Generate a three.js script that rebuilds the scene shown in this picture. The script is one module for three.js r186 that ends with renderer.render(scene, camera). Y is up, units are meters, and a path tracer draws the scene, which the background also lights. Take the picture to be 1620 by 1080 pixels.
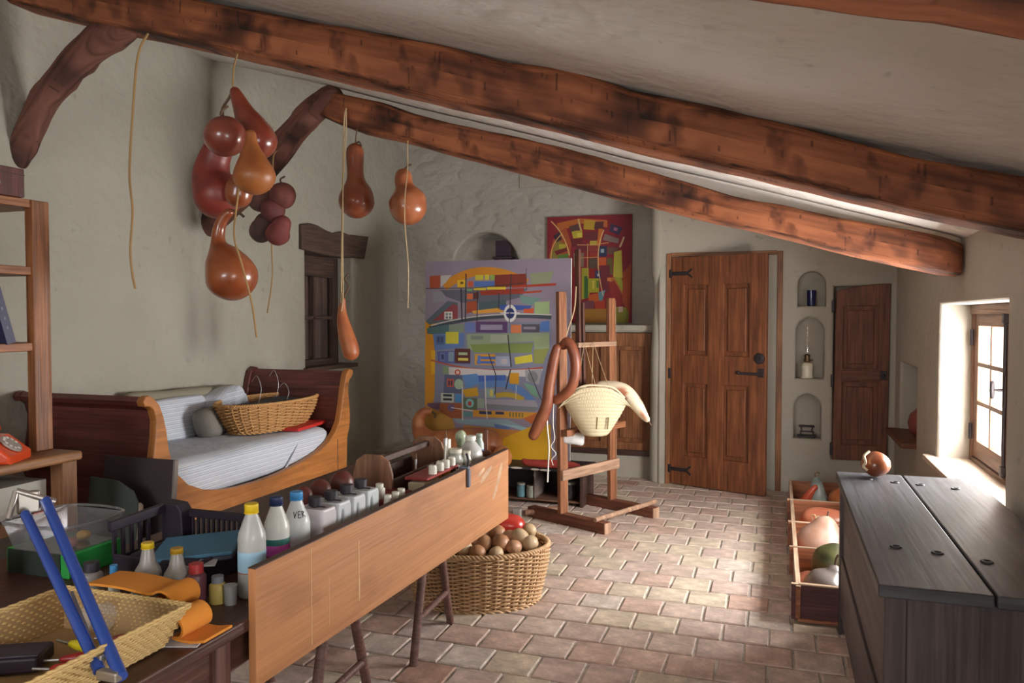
import * as THREE from 'three';
import { RoundedBoxGeometry } from 'three/addons/geometries/RoundedBoxGeometry.js';
import { mergeGeometries, mergeVertices } from 'three/addons/utils/BufferGeometryUtils.js';
import { RectAreaLightUniformsLib } from 'three/addons/lights/RectAreaLightUniformsLib.js';

// ---------------------------------------------------------------- camera, sky, daylight, exposure
const scene = new THREE.Scene();
const camera = new THREE.PerspectiveCamera(46.9, 1.5, 0.05, 80);
camera.position.set(0, 1.45, 0);
camera.rotation.order = 'YXZ';
camera.rotation.set(-0.03212, 0.3252, 0);
const renderer = new THREE.WebGLRenderer({ antialias: true });
renderer.toneMapping = THREE.LinearToneMapping;
renderer.toneMappingExposure = 1.0;
renderer.shadowMap.enabled = true;
scene.background = new THREE.Color().setRGB(5.4, 5.9, 6.4);          // bright overcast sky
RectAreaLightUniformsLib.init();
function daylight(w, h, x, y, z, tx, ty, tz, k) {                     // sky light entering through a window opening
  const l = new THREE.RectAreaLight(new THREE.Color().setRGB(1.0, 0.975, 0.94), k, w, h);
  l.position.set(x, y, z); l.lookAt(tx, ty, tz); l.name = 'daylight'; l.castShadow = true; scene.add(l);
}
daylight(1.34, 0.78, 1.2, 1.08, -4.4, -2, 0.95, -4.4, 68);            // casement in the right wall
daylight(1.3, 0.95, 1.2, 1.1, 0.15, -2, 1.1, 0.15, 17);               // second window of the same wall, behind the viewer
daylight(1.5, 1.3, -1.6, 1.7, 3.2, -1.6, 1.5, -2, 10);                // fill light added behind the viewer, in an unseen wall opening
daylight(0.9, 1.6, 1.0, 1.2, -8.4, -1, 1.2, -8.4, 10);                // window of the next room

// ---------------------------------------------------------------- helpers
let seed = 7;
function rnd() { seed = (seed * 1664525 + 1013904223) % 4294967296; return seed / 4294967296; }
const R = (a, b) => a + (b - a) * rnd();
const hash = (i, j, s) => { const v = Math.sin(i * 127.1 + j * 311.7 + s * 74.7) * 43758.5453; return v - Math.floor(v); };
function pn(x, y, px, py, s) {                                        // value noise that repeats after px, py
  const i = Math.floor(x), j = Math.floor(y), u = x - i, v = y - j, a = u * u * (3 - 2 * u), b = v * v * (3 - 2 * v);
  const m = (n, p) => ((n % p) + p) % p, h = (p, q) => hash(m(p, px), m(q, py), s);
  return (h(i, j) * (1 - a) + h(i + 1, j) * a) * (1 - b) + (h(i, j + 1) * (1 - a) + h(i + 1, j + 1) * a) * b;
}
function fbm(x, y, px, py, s, o = 4) { let t = 0, w = 0.5, n = 0; for (let k = 0; k < o; k++) { t += w * pn(x, y, px, py, s + k); n += w; x *= 2; y *= 2; px *= 2; py *= 2; w *= 0.5; } return t / n; }
const n3 = (x, y, z, s = 0) => { const i = Math.floor(z), w = z - i, a = w * w * (3 - 2 * w); return pn(x, y, 999, 999, s + i * 7.3) * (1 - a) + pn(x, y, 999, 999, s + (i + 1) * 7.3) * a; };
function tex(w, h, f, srgb = true, rx = 1, ry = 1) {
  const d = new Uint8Array(w * h * 4);
  for (let j = 0; j < h; j++) for (let i = 0; i < w; i++) { const c = f(i / w, j / h), k = (j * w + i) * 4; d[k] = c[0] * 255; d[k + 1] = c[1] * 255; d[k + 2] = c[2] * 255; d[k + 3] = 255; }
  const t = new THREE.DataTexture(d, w, h); t.magFilter = THREE.LinearFilter; t.minFilter = THREE.LinearMipmapLinearFilter; t.generateMipmaps = true;
  t.wrapS = t.wrapT = THREE.RepeatWrapping; t.repeat.set(rx, ry); if (srgb) t.colorSpace = THREE.SRGBColorSpace; t.needsUpdate = true; return t;
}
function canvasTex(w, h, draw) {
  const c = document.createElement('canvas'); c.width = w; c.height = h; draw(c.getContext('2d'), w, h);
  const t = new THREE.CanvasTexture(c); t.colorSpace = THREE.SRGBColorSpace; return t;
}
const cl = (v, a = 0, b = 1) => Math.min(b, Math.max(a, v));
function woodTex(s, streak, spots, rx, ry) {
  return tex(512, 256, (u, v) => {
    const g = fbm(u * 4, v * 40, 4, 40, s, 3), w = fbm(u * 3, v * 7, 3, 7, s + 9, 3), k = fbm(u * 9, v * 9, 9, 9, s + 20, 3);
    const q = fbm(u * 5, v * 4, 5, 4, s + 33, 4);
    let m = 1 - streak * (0.75 * cl(g - 0.25) + 0.5 * cl(w - 0.3)) - spots * (0.8 * cl((q - 0.5) * 2.2) + 0.35 * cl((k - 0.62) * 4));
    m = cl(m, 0.2, 1); return [m, m * (0.9 + 0.1 * m), m * (0.84 + 0.16 * m)];
  }, true, rx, ry);
}
const T = {
  wood: woodTex(1, 0.55, 0.15, 1.1, 2.4), rough: tex(1024, 512, (u, v) => {                                   // hewn oak: grain, stains, adze nicks, a long check
    const g = fbm(u * 5, v * 44, 5, 44, 40, 3), q = fbm(u * 7, v * 5, 7, 5, 73, 4), b = fbm(u * 12, v * 7, 12, 7, 81, 4); let m = 1 - 0.5 * cl(g - 0.25) - 0.75 * cl((q - 0.52) * 2.4) - 0.5 * cl((b - 0.66) * 6);
    const i = Math.floor(u * 90), j = Math.floor(v * 13), a = hash(i, j, 3), fu = u * 90 - i, fv = v * 13 - j; if (a > 0.8 && fv > 0.1 + 0.5 * hash(i, j, 5) && fv < 0.4 + 0.5 * hash(i, j, 6)) m *= 1 - (0.15 + 0.3 * hash(i, j, 8)) * Math.max(0, 1 - Math.abs(fu - 0.5 - (fv - 0.5) * (hash(i, j, 9) - 0.5) * 0.9) * 3.2);
    const ck = Math.abs(v - 0.42 - 0.035 * (pn(u * 6, 2, 6, 9, 4) - 0.5) * 2); if (ck < 0.0035) m *= 0.45; m = cl(m, 0.16, 1); return [m, m * (0.86 + 0.14 * m), m * (0.84 + 0.16 * m)];
  }, true, 0.53, 1.15), pale: woodTex(70, 0.35, 0.2, 0.9, 1.6), ply: woodTex(90, 0.22, 0.3, 0.43, 0.9), old: woodTex(120, 0.55, 0.3, 0.7, 2),
  woodBump: tex(256, 256, (u, v) => { const g = fbm(u * 4, v * 60, 4, 60, 3, 3); return [g, g, g]; }, false, 1, 2),
  roughBump: tex(256, 256, (u, v) => { const g = 0.6 * fbm(u * 5, v * 14, 5, 14, 8, 4) + 0.4 * fbm(u * 14, v * 20, 14, 20, 18, 3); return [g, g, g]; }, false, 1.5, 3),
  plasterBump: tex(512, 512, (u, v) => { const g = 0.55 * fbm(u * 7, v * 7, 7, 7, 5, 5) + 0.45 * fbm(u * 26, v * 26, 26, 26, 15, 3); return [g, g, g]; }, false, 0.7, 0.7),
  roughPlaster: tex(512, 512, (u, v) => { const q = fbm(u * 6, v * 4, 6, 4, 55, 4), r = Math.abs(fbm(u * 11 , v * 7, 11, 7, 61, 5) - 0.5) * 2; const g = 0.5 * q + 0.5 * cl(r * 1.6); return [g, g, g]; }, false, 0.7, 0.7),
  plaster: tex(512, 512, (u, v) => { const g = fbm(u * 5, v * 5, 5, 5, 25, 5), d = fbm(u * 60, v * 40, 60, 40, 33, 2), e = fbm(u * 9, v * 9, 9, 9, 71, 3); const m = 0.9 + 0.1 * g - 0.2 * cl((d - 0.75) * 4) * cl(e * 2 - 0.8); return [m, m * 0.995, m * (0.97 + 0.03 * g)]; }, true, 0.45, 0.45),
  tile: tex(256, 256, (u, v) => { const g = fbm(u * 6, v * 6, 6, 6, 44, 4), d = fbm(u * 30, v * 30, 30, 30, 52, 2), m = 0.78 + 0.3 * g - 0.12 * d; return [cl(m), cl(m * 0.985), cl(m * 0.97)]; }, true, 3.1, 2.7),
  tileBump: tex(256, 256, (u, v) => { const g = fbm(u * 12, v * 12, 12, 12, 46, 4); return [g, g, g]; }, false, 3, 3),
  cloth: tex(128, 128, (u, v) => { const g = 0.5 + 0.25 * Math.sin(u * 6.2832 * 32) + 0.25 * Math.sin(v * 6.2832 * 32); return [g, g, g]; }, false, 6, 6),
  stripe: tex(64, 256, (u, v) => { const s = (v * 8) % 1, t = s < 0.12 || (s > 0.4 && s < 0.47); const n = 0.94 + 0.06 * fbm(u * 8, v * 32, 8, 32, 2, 2); return t ? [0.7 * n, 0.74 * n, 0.84 * n] : [0.95 * n, 0.95 * n, 0.95 * n]; }, true, 2, 5),
  mottle: tex(256, 256, (u, v) => { const g = fbm(u * 5, v * 5, 5, 5, 31, 4), d = fbm(u * 22, v * 22, 22, 22, 37, 3), m = 0.72 + 0.4 * g - 0.2 * cl((d - 0.62) * 4); return [cl(m), cl(m * 0.97), cl(m * 0.94)]; }, true, 3, 3),
  straw: tex(128, 256, (u, v) => { const b = (v * 12) % 1, a = Math.sin(u * 6.2832 * 26 + (Math.floor(v * 12) % 2) * 3) * 0.5 + 0.5, m = cl(0.35 + 0.65 * Math.sin(b * Math.PI)) * (0.75 + 0.25 * a); return [m, m, m]; }, false, 2.5, 2.6),
};
function mat(r, g, b, rough = 0.7, o = {}) { return new THREE.MeshStandardMaterial({ color: new THREE.Color().setRGB(r, g, b), roughness: rough, ...o }); }
function pmat(r, g, b, rough, o = {}) { return new THREE.MeshPhysicalMaterial({ color: new THREE.Color().setRGB(r, g, b), roughness: rough, ...o }); }
const wood = (r, g, b, rough = 0.6, map = T.wood, bump = 0.0015) => mat(r, g, b, rough, { map, bumpMap: map === T.rough ? T.roughBump : T.woodBump, bumpScale: map === T.rough ? 0.008 : bump });
const PL = {
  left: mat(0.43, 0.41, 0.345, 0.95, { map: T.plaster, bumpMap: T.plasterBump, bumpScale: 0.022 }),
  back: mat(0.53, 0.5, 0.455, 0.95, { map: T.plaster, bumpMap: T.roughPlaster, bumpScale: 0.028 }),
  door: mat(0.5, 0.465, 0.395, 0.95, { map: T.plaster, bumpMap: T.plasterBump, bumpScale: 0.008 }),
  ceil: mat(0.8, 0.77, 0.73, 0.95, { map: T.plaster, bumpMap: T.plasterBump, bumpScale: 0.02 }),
};
const W = {
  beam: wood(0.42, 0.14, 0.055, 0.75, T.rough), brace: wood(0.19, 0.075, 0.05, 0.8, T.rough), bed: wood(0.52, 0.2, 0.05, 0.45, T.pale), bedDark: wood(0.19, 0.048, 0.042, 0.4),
  door: wood(0.3, 0.1, 0.035, 0.5), frame: wood(0.42, 0.17, 0.06, 0.5), cup: wood(0.26, 0.09, 0.04, 0.55), ledge: wood(0.4, 0.16, 0.06, 0.55), ply: wood(0.52, 0.225, 0.085, 0.6, T.ply), plyEdge: wood(0.13, 0.06, 0.035, 0.6),
  table: wood(0.12, 0.05, 0.035, 0.45), desk: wood(0.42, 0.2, 0.085, 0.5), shelf: wood(0.4, 0.15, 0.05, 0.5), chest: wood(0.088, 0.09, 0.102, 0.5, T.old, 0.0006), chestSide: wood(0.105, 0.078, 0.08, 0.6, T.old), trestle: wood(0.24, 0.12, 0.1, 0.5),
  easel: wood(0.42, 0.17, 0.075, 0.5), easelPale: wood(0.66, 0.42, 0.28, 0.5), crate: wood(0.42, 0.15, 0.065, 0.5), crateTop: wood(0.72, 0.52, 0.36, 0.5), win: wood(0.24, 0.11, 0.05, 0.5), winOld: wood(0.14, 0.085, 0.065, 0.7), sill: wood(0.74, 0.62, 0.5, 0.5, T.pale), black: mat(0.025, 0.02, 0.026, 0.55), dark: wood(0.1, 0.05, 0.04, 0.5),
};
const iron = mat(0.05, 0.042, 0.045, 0.5, { metalness: 0.6 }), steel = mat(0.5, 0.5, 0.5, 0.35, { metalness: 0.9 }), cordM = mat(0.36, 0.22, 0.09, 0.9), paleCord = mat(0.5, 0.36, 0.2, 0.9);

function clean(g) {
  g = g.index ? g.toNonIndexed() : g;
  for (const k of Object.keys(g.attributes)) if (!['position', 'normal', 'uv'].includes(k)) g.deleteAttribute(k);
  if (!g.attributes.normal) g.computeVertexNormals();
  if (!g.attributes.uv) g.setAttribute('uv', new THREE.Float32BufferAttribute(new Float32Array(g.attributes.position.count * 2), 2));
  return g;
}
function boxUV(g, ax) {                                               // uv in metres, u along the grain (the longest side)
  g = clean(g); g.computeBoundingBox();
  const s = g.boundingBox.getSize(new THREE.Vector3()).toArray(); if (ax === undefined) ax = s.indexOf(Math.max(...s));
  const p = g.attributes.position, uv = g.attributes.uv, off = [R(0, 3), R(0, 3)], a = new THREE.Vector3(), b = new THREE.Vector3(), c = new THREE.Vector3();
  for (let i = 0; i < p.count; i += 3) {
    a.fromBufferAttribute(p, i); b.fromBufferAttribute(p, i + 1).sub(a); c.fromBufferAttribute(p, i + 2).sub(a); b.cross(c);
    const n = [Math.abs(b.x), Math.abs(b.y), Math.abs(b.z)], d = n.indexOf(Math.max(...n));
    const ua = d === ax ? (ax + 1) % 3 : ax, va = [0, 1, 2].find((q) => q !== d && q !== ua);
    for (let k = 0; k < 3; k++) { const q = [p.getX(i + k), p.getY(i + k), p.getZ(i + k)]; uv.setXY(i + k, q[ua] + off[0], q[va] + off[1]); }
  }
  return g;
}
function place(g, x = 0, y = 0, z = 0, rx = 0, ry = 0, rz = 0) { g.applyMatrix4(new THREE.Matrix4().compose(new THREE.Vector3(x, y, z), new THREE.Quaternion().setFromEuler(new THREE.Euler(rx, ry, rz, 'YXZ')), new THREE.Vector3(1, 1, 1))); return g; }
function bx(w, h, d, x = 0, y = 0, z = 0, o = {}) { const r = Math.min(o.r ?? 0.004, w / 2.1, h / 2.1, d / 2.1); return place(boxUV(new RoundedBoxGeometry(w, h, d, o.s ?? 1, r), o.ax), x, y, z, o.rx, o.ry, o.rz); }
const span = (x0, x1, y0, y1, z0, z1, o) => bx(Math.abs(x1 - x0), Math.abs(y1 - y0), Math.abs(z1 - z0), (x0 + x1) / 2, (y0 + y1) / 2, (z0 + z1) / 2, o);
function cyl(r0, r1, h, x, y, z, o = {}) { return place(clean(new THREE.CylinderGeometry(r1, r0, h, o.n ?? 24, 1, !!o.open)), x, y, z, o.rx, o.ry, o.rz); }
function ball(r, x, y, z, sx = 1, sy = 1, sz = 1) { const g = new THREE.SphereGeometry(r, 24, 16); g.scale(sx, sy, sz); g.computeVertexNormals(); return place(clean(g), x, y, z); }
function lathe(pts, x, y, z, n = 28) { return place(clean(new THREE.LatheGeometry(pts.map((p) => new THREE.Vector2(p[0], p[1])), n)), x, y, z); }
function tube(pts, r, n = 6, seg) { const c = new THREE.CatmullRomCurve3(pts.map((p) => new THREE.Vector3(...p))); return clean(new THREE.TubeGeometry(c, seg ?? Math.max(6, pts.length * 5), r, n, false)); }
function bar(a, b, w, d, o = {}) {                                    // straight bar of rectangular section from a to b
  const A = new THREE.Vector3(...a), B = new THREE.Vector3(...b), l = A.distanceTo(B), g = boxUV(new RoundedBoxGeometry(w, l, d, 1, Math.min(o.r ?? 0.004, w / 2.1, d / 2.1)), 1);
  const m = new THREE.Matrix4(), y = B.clone().sub(A).normalize(), f = o.face ? new THREE.Vector3(...o.face) : Math.abs(y.z) > 0.9 ? new THREE.Vector3(1, 0, 0) : new THREE.Vector3(0, 0, 1);
  const x = new THREE.Vector3().crossVectors(y, f).normalize(), z = new THREE.Vector3().crossVectors(x, y); m.makeBasis(x, y, z).setPosition(A.add(B).multiplyScalar(0.5)); g.applyMatrix4(m); return g;
}
function rod(a, b, r0, r1 = r0, n = 14) { const A = new THREE.Vector3(...a), B = new THREE.Vector3(...b), g = clean(new THREE.CylinderGeometry(r1, r0, A.distanceTo(B), n)); g.applyMatrix4(new THREE.Matrix4().compose(A.clone().add(B).multiplyScalar(0.5), new THREE.Quaternion().setFromUnitVectors(new THREE.Vector3(0, 1, 0), B.sub(A).normalize()), new THREE.Vector3(1, 1, 1))); return g; }
function prism(pts, depth, o = {}) {                                  // polygon in x, y pushed along +z
  const s = new THREE.Shape(pts.map((p) => new THREE.Vector2(p[0], p[1]))); for (const h of o.holes ?? []) s.holes.push(h);
  const b = o.bevel ?? 0; return boxUV(new THREE.ExtrudeGeometry(s, { depth: depth - 2 * b, bevelEnabled: b > 0, bevelSize: b, bevelThickness: b, bevelOffset: -b, bevelSegments: o.bs ?? 2, curveSegments: 16 }).translate(0, 0, b), o.ax);
}
const zy = (g, x) => place(g, x, 0, 0, 0, -Math.PI / 2, 0);           // a prism drawn in (z, y): its depth runs towards -x from x
function soft(w, h, d, r, amp, fr, s = 0, seg = [16, 8, 16]) {        // cushion-like rounded block with folds
  const g = new THREE.BoxGeometry(w, h, d, ...seg), p = g.attributes.position, c = new THREE.Vector3(), v = new THREE.Vector3();
  for (let i = 0; i < p.count; i++) {
    v.fromBufferAttribute(p, i); c.set(cl(v.x, -w / 2 + r, w / 2 - r), cl(v.y, -h / 2 + r, h / 2 - r), cl(v.z, -d / 2 + r, d / 2 - r)); const q = v.clone().sub(c);
    const l = Math.max(Math.abs(q.x), Math.abs(q.y), Math.abs(q.z)); if (q.lengthSq() > 0) q.normalize().multiplyScalar(Math.min(r, l)); v.copy(c).add(q);
    const k = amp * (n3(v.x * fr + 20, v.z * fr + 20, v.y * fr + 20, s) * 2 - 1), o = v.clone().normalize(); p.setXYZ(i, v.x + o.x * k, v.y + Math.sign(v.y || 1) * Math.abs(o.y) ** 0.3 * k, v.z + o.z * k);
  }
  g.deleteAttribute('normal'); g.deleteAttribute('uv'); const m = mergeVertices(g, 1e-5); m.computeVertexNormals(); return m;
}
function mesh(name, geos, m, parent = scene) {
  const list = [].concat(geos).map(clean), o = new THREE.Mesh(list.length > 1 ? mergeGeometries(list) : list[0], m); o.name = name; o.castShadow = o.receiveShadow = true; parent.add(o); return o;
}
const taken = {};
function numbered(n) { const k = taken[n] = (taken[n] ?? -1) + 1; return k ? n + '_' + String(k).padStart(3, '0') : n; }
function tag(o, label, category, group) { o.name = numbered(o.name); Object.assign(o.userData, { label, category }); if (group) o.userData.group = group; return o; }
function thing(name, label, category, x = 0, y = 0, z = 0, ry = 0, group) { const o = new THREE.Group(); o.name = name; o.position.set(x, y, z); o.rotation.y = ry; scene.add(o); return tag(o, label, category, group); }
function struct(name, geos, m) { const o = mesh(name, geos, m); o.userData.kind = 'structure'; return o; }
function sweep(pts, o = {}) {                                         // rounded body along a path of [x, y, z, radius]
  const N = o.seg ?? 44, K = o.rad ?? 22, c = new THREE.CatmullRomCurve3(pts.map((p) => new THREE.Vector3(p[0], p[1], p[2])), false, 'centripetal'), rc = new THREE.CatmullRomCurve3(pts.map((p, i) => new THREE.Vector3(i, p[3], 0)));
  const P = [], rad = [], L = [0]; for (let i = 0; i <= N; i++) { const t = 0.5 - 0.5 * Math.cos(Math.PI * i / N); P.push(c.getPoint(t)); rad.push(Math.max(0.0005, rc.getPoint(t).y)); if (i) L.push(L[i - 1] + P[i].distanceTo(P[i - 1])); }
  const tot = L[N], r0 = pts[0][3], r1 = pts[pts.length - 1][3], V = [], I = [], C = [], nrm = new THREE.Vector3(), tan = new THREE.Vector3(), bin = new THREE.Vector3();
  tan.copy(P[1]).sub(P[0]).normalize(); nrm.set(Math.abs(tan.y) > 0.8 ? 1 : 0, Math.abs(tan.y) > 0.8 ? 0 : 1, 0); nrm.addScaledVector(tan, -nrm.dot(tan)).normalize();
  for (let i = 0; i <= N; i++) {
    tan.copy(P[Math.min(N, i + 1)]).sub(P[Math.max(0, i - 1)]).normalize(); nrm.addScaledVector(tan, -nrm.dot(tan)).normalize(); bin.crossVectors(tan, nrm);
    let r = rad[i]; if (L[i] < r0) r *= Math.sqrt(Math.max(0, 1 - (1 - L[i] / r0) ** 2)); if (tot - L[i] < r1) r *= Math.sqrt(Math.max(0, 1 - (1 - (tot - L[i]) / r1) ** 2));
    r = Math.max(r, 0.0003);
    for (let k = 0; k < K; k++) { const a = 2 * Math.PI * k / K, w = 1 + (o.lump ?? 0) * (n3(Math.cos(a) * 1.5 + 9, Math.sin(a) * 1.5 + 9, L[i] * 14 + 3, o.s ?? 0) - 0.5) + (o.rib ?? 0) * Math.cos(a * (o.ribs ?? 6)); V.push(P[i].x + r * w * (nrm.x * Math.cos(a) + bin.x * Math.sin(a)), P[i].y + r * w * (nrm.y * Math.cos(a) + bin.y * Math.sin(a)), P[i].z + r * w * (nrm.z * Math.cos(a) + bin.z * Math.sin(a)));
      if (o.colors) { const [A, B] = o.colors, q = cl((n3(V[V.length - 3] * (o.cf ?? 22) + 50, V[V.length - 2] * (o.cf ?? 22) + 50, V[V.length - 1] * (o.cf ?? 22) + 50, 5) - 0.5) * (o.cc ?? 2.2) + 0.5); C.push(A[0] + (B[0] - A[0]) * q, A[1] + (B[1] - A[1]) * q, A[2] + (B[2] - A[2]) * q); } }
  }
  for (let i = 0; i < N; i++) for (let k = 0; k < K; k++) { const a = i * K + k, b = i * K + (k + 1) % K; I.push(a, b, a + K, b, b + K, a + K); }
  const g = new THREE.BufferGeometry(); g.setAttribute('position', new THREE.Float32BufferAttribute(V, 3)); if (o.colors) g.setAttribute('color', new THREE.Float32BufferAttribute(C, 3)); g.setIndex(I); g.computeVertexNormals(); return g;
}
const skin = { gloss: pmat(1, 1, 1, 0.3, { vertexColors: true, clearcoat: 0.5, clearcoatRoughness: 0.15 }), satin: pmat(1, 1, 1, 0.45, { vertexColors: true, clearcoat: 0.15, clearcoatRoughness: 0.4 }), matt: pmat(1, 1, 1, 0.75, { vertexColors: true }) };
function raw(name, g, m, parent) { const o = new THREE.Mesh(g, m); o.name = name; o.castShadow = o.receiveShadow = true; parent.add(o); return o; }
const stemM = mat(0.12, 0.07, 0.04, 0.8);
// a gourd: a thing with a body and, where one shows, a stem
function gourd(label, pts, colors, finish = 'gloss', stem, o = {}) {
  const t = thing(o.name ?? 'gourd', label, o.category ?? 'gourd', pts[0][0], pts[0][1], pts[0][2], 0, o.group), q = (p) => [p[0] - pts[0][0], p[1] - pts[0][1], p[2] - pts[0][2], p[3]];
  raw('body', sweep(pts.map(q), { colors, ...o }), skin[finish], t); if (stem) mesh('stem', tube(stem.map(q), o.stemR ?? 0.006, 6), stemM, t); return t;
}
const G = { red: [[0.18, 0.025, 0.016], [0.25, 0.05, 0.022]], brown: [[0.22, 0.05, 0.018], [0.3, 0.085, 0.028]], orange: [[0.36, 0.1, 0.026], [0.45, 0.15, 0.04]], tan: [[0.5, 0.24, 0.1], [0.6, 0.33, 0.16]], dark: [[0.1, 0.045, 0.04], [0.2, 0.08, 0.06]] };

// ---------------------------------------------------------------- the room: walls, ceiling, floor
const XL = -3.72, XR = 0.887, ZB = -7.35, ZD = -6.84, ZF = 3.1;
const knots = [[-8, 0.13], [-7, 0.13], [-6, 0.12], [-5.2, 0.05], [-4.44, -0.055], [-3.7, -0.03], [-3, 0.005], [-2, -0.01], [-1.2, 0.0], [4, 0]];
function sag(z) { for (let i = 1; i < knots.length; i++) if (z <= knots[i][0]) { const [a, p] = knots[i - 1], [b, q] = knots[i], t = cl((z - a) / (b - a)), s = t * t * (3 - 2 * t); return p + (q - p) * s; } return 0; }
const ceilY = (x, z) => 2.16 - 0.3 * x + sag(z) + 0.02 * (n3(x * 1.4 + 30, z * 1.4 + 30, 0, 3) - 0.5);
{
  const nx = 60, nz = 110, P = [], U = [], I = [];
  for (let l = 0; l < 2; l++) for (let j = 0; j <= nz; j++) for (let i = 0; i <= nx; i++) { const x = -3.9 + (1.3 + 3.9) * i / nx, z = -7.6 + (3.4 + 7.6) * j / nz; P.push(x, ceilY(x, z) + l * 0.16, z); U.push(x, z); }
  const id = (l, i, j) => l * (nx + 1) * (nz + 1) + j * (nx + 1) + i, q = (a, b, c, d) => I.push(a, b, c, a, c, d);
  for (let j = 0; j < nz; j++) for (let i = 0; i < nx; i++) { q(id(0, i, j), id(0, i + 1, j), id(0, i + 1, j + 1), id(0, i, j + 1)); q(id(1, i, j), id(1, i, j + 1), id(1, i + 1, j + 1), id(1, i + 1, j)); }
  for (let i = 0; i < nx; i++) { q(id(0, i, 0), id(1, i, 0), id(1, i + 1, 0), id(0, i + 1, 0)); q(id(0, i, nz), id(0, i + 1, nz), id(1, i + 1, nz), id(1, i, nz)); }
  for (let j = 0; j < nz; j++) { q(id(0, 0, j), id(0, 0, j + 1), id(1, 0, j + 1), id(1, 0, j)); q(id(0, nx, j), id(1, nx, j), id(1, nx, j + 1), id(0, nx, j + 1)); }
  const g = new THREE.BufferGeometry(); g.setAttribute('position', new THREE.Float32BufferAttribute(P, 3)); g.setAttribute('uv', new THREE.Float32BufferAttribute(U, 2)); g.setIndex(I); g.computeVertexNormals();
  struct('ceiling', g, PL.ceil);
}
function rectHole(x0, x1, y0, y1) { const p = new THREE.Path(); p.moveTo(x0, y0); p.lineTo(x0, y1); p.lineTo(x1, y1); p.lineTo(x1, y0); p.closePath(); return p; }
function archHole(x0, x1, y0, y1, rise) { const p = new THREE.Path(), m = (x0 + x1) / 2, w = (x1 - x0) / 2; p.moveTo(x0, y0); p.lineTo(x0, y1 - rise); for (let k = 1; k < 14; k++) { const a = Math.PI * (1 - k / 14); p.lineTo(m + w * Math.cos(a), y1 - rise + rise * Math.sin(a)); } p.lineTo(x1, y1 - rise); p.lineTo(x1, y0); p.closePath(); return p; }
// left wall with the recess of the small old window
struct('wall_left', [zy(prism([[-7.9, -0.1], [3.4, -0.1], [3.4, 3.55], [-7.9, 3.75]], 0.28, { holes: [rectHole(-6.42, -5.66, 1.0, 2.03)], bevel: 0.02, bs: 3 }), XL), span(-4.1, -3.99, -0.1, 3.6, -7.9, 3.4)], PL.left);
// back wall with the arched niche
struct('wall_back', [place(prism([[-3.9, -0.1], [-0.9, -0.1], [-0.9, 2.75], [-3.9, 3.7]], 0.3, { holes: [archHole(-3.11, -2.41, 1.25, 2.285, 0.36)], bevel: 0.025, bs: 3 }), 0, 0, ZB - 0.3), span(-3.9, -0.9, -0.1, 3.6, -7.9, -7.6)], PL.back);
// masonry step along the foot of the back wall
struct('trim_1', [span(XL - 0.05, -2.2, -0.05, 0.15, ZB - 0.05, -6.82, { r: 0.03, s: 3 })], PL.back);
// built-out cupboard base with its ledge, left of the door wall
struct('wall_cupboard', [place(prism([[-2.1, -0.05], [-0.93, -0.05], [-0.93, 1.33], [-2.1, 1.33]], 0.34, { holes: [rectHole(-1.83, -1.05, 0.2, 1.325 - 0.02)], bevel: 0.012 }), 0, 0, -7.34), span(-2.1, -0.93, 0, 1.3, -7.34, -7.2)], PL.door);
struct('trim_2', [span(-2.14, -0.95, 1.318, 1.372, ZB - 0.02, -6.97, { r: 0.012, s: 2 })], PL.door);
// door wall: rounded corner pier, doorway, three arched niches, closet opening
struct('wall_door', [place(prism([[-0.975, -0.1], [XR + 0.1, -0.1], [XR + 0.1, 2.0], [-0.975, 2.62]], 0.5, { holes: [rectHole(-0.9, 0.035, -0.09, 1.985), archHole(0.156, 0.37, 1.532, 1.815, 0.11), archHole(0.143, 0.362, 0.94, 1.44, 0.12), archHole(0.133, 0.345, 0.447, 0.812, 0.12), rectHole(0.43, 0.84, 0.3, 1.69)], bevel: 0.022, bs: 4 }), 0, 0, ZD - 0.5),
  span(0.08, XR + 0.1, -0.1, 2.0, ZD - 0.5, ZD - 0.16, { r: 0.002 })], PL.door);
struct('wall_pier', [sweep([[-0.985, -0.05, -6.93, 0.075], [-0.985, 0.5, -6.925, 0.068], [-0.978, 1.1, -6.92, 0.07], [-0.975, 1.36, -6.92, 0.062], [-0.975, 1.5, -6.93, 0.055], [-0.975, 1.72, -6.93, 0.055], [-0.975, 1.84, -6.91, 0.07], [-0.978, 2.55, -6.91, 0.07]], { seg: 60, rad: 24, lump: 0.04 })], PL.door);
// right wall: deep window opening and a side niche
const rw = (holes) => prism([[-7.4, -0.1], [3.4, -0.1], [3.4, 2.02], [-7.4, 2.05]], 0.27, { holes, bevel: 0.022, bs: 3 });
struct('wall_right', [zy(rw([rectHole(-5.1, -3.68, 0.6, 1.515), rectHole(-6.58, -5.83, 0.585, 1.1), rectHole(-0.5, 0.8, 0.6, 1.6)]), XR + 0.27), span(XR + 0.22, XR + 0.42, 0.5, 1.2, -6.65, -5.75)], PL.door);
struct('wall_front', [place(prism([[-3.9, -0.1], [XR + 0.2, -0.1], [XR + 0.2, 2.05], [-3.9, 3.55]], 0.3, { holes: [rectHole(-2.4, -0.8, 1.0, 2.3)], bevel: 0.01 }), 0, 0, ZF)], PL.door);
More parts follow.
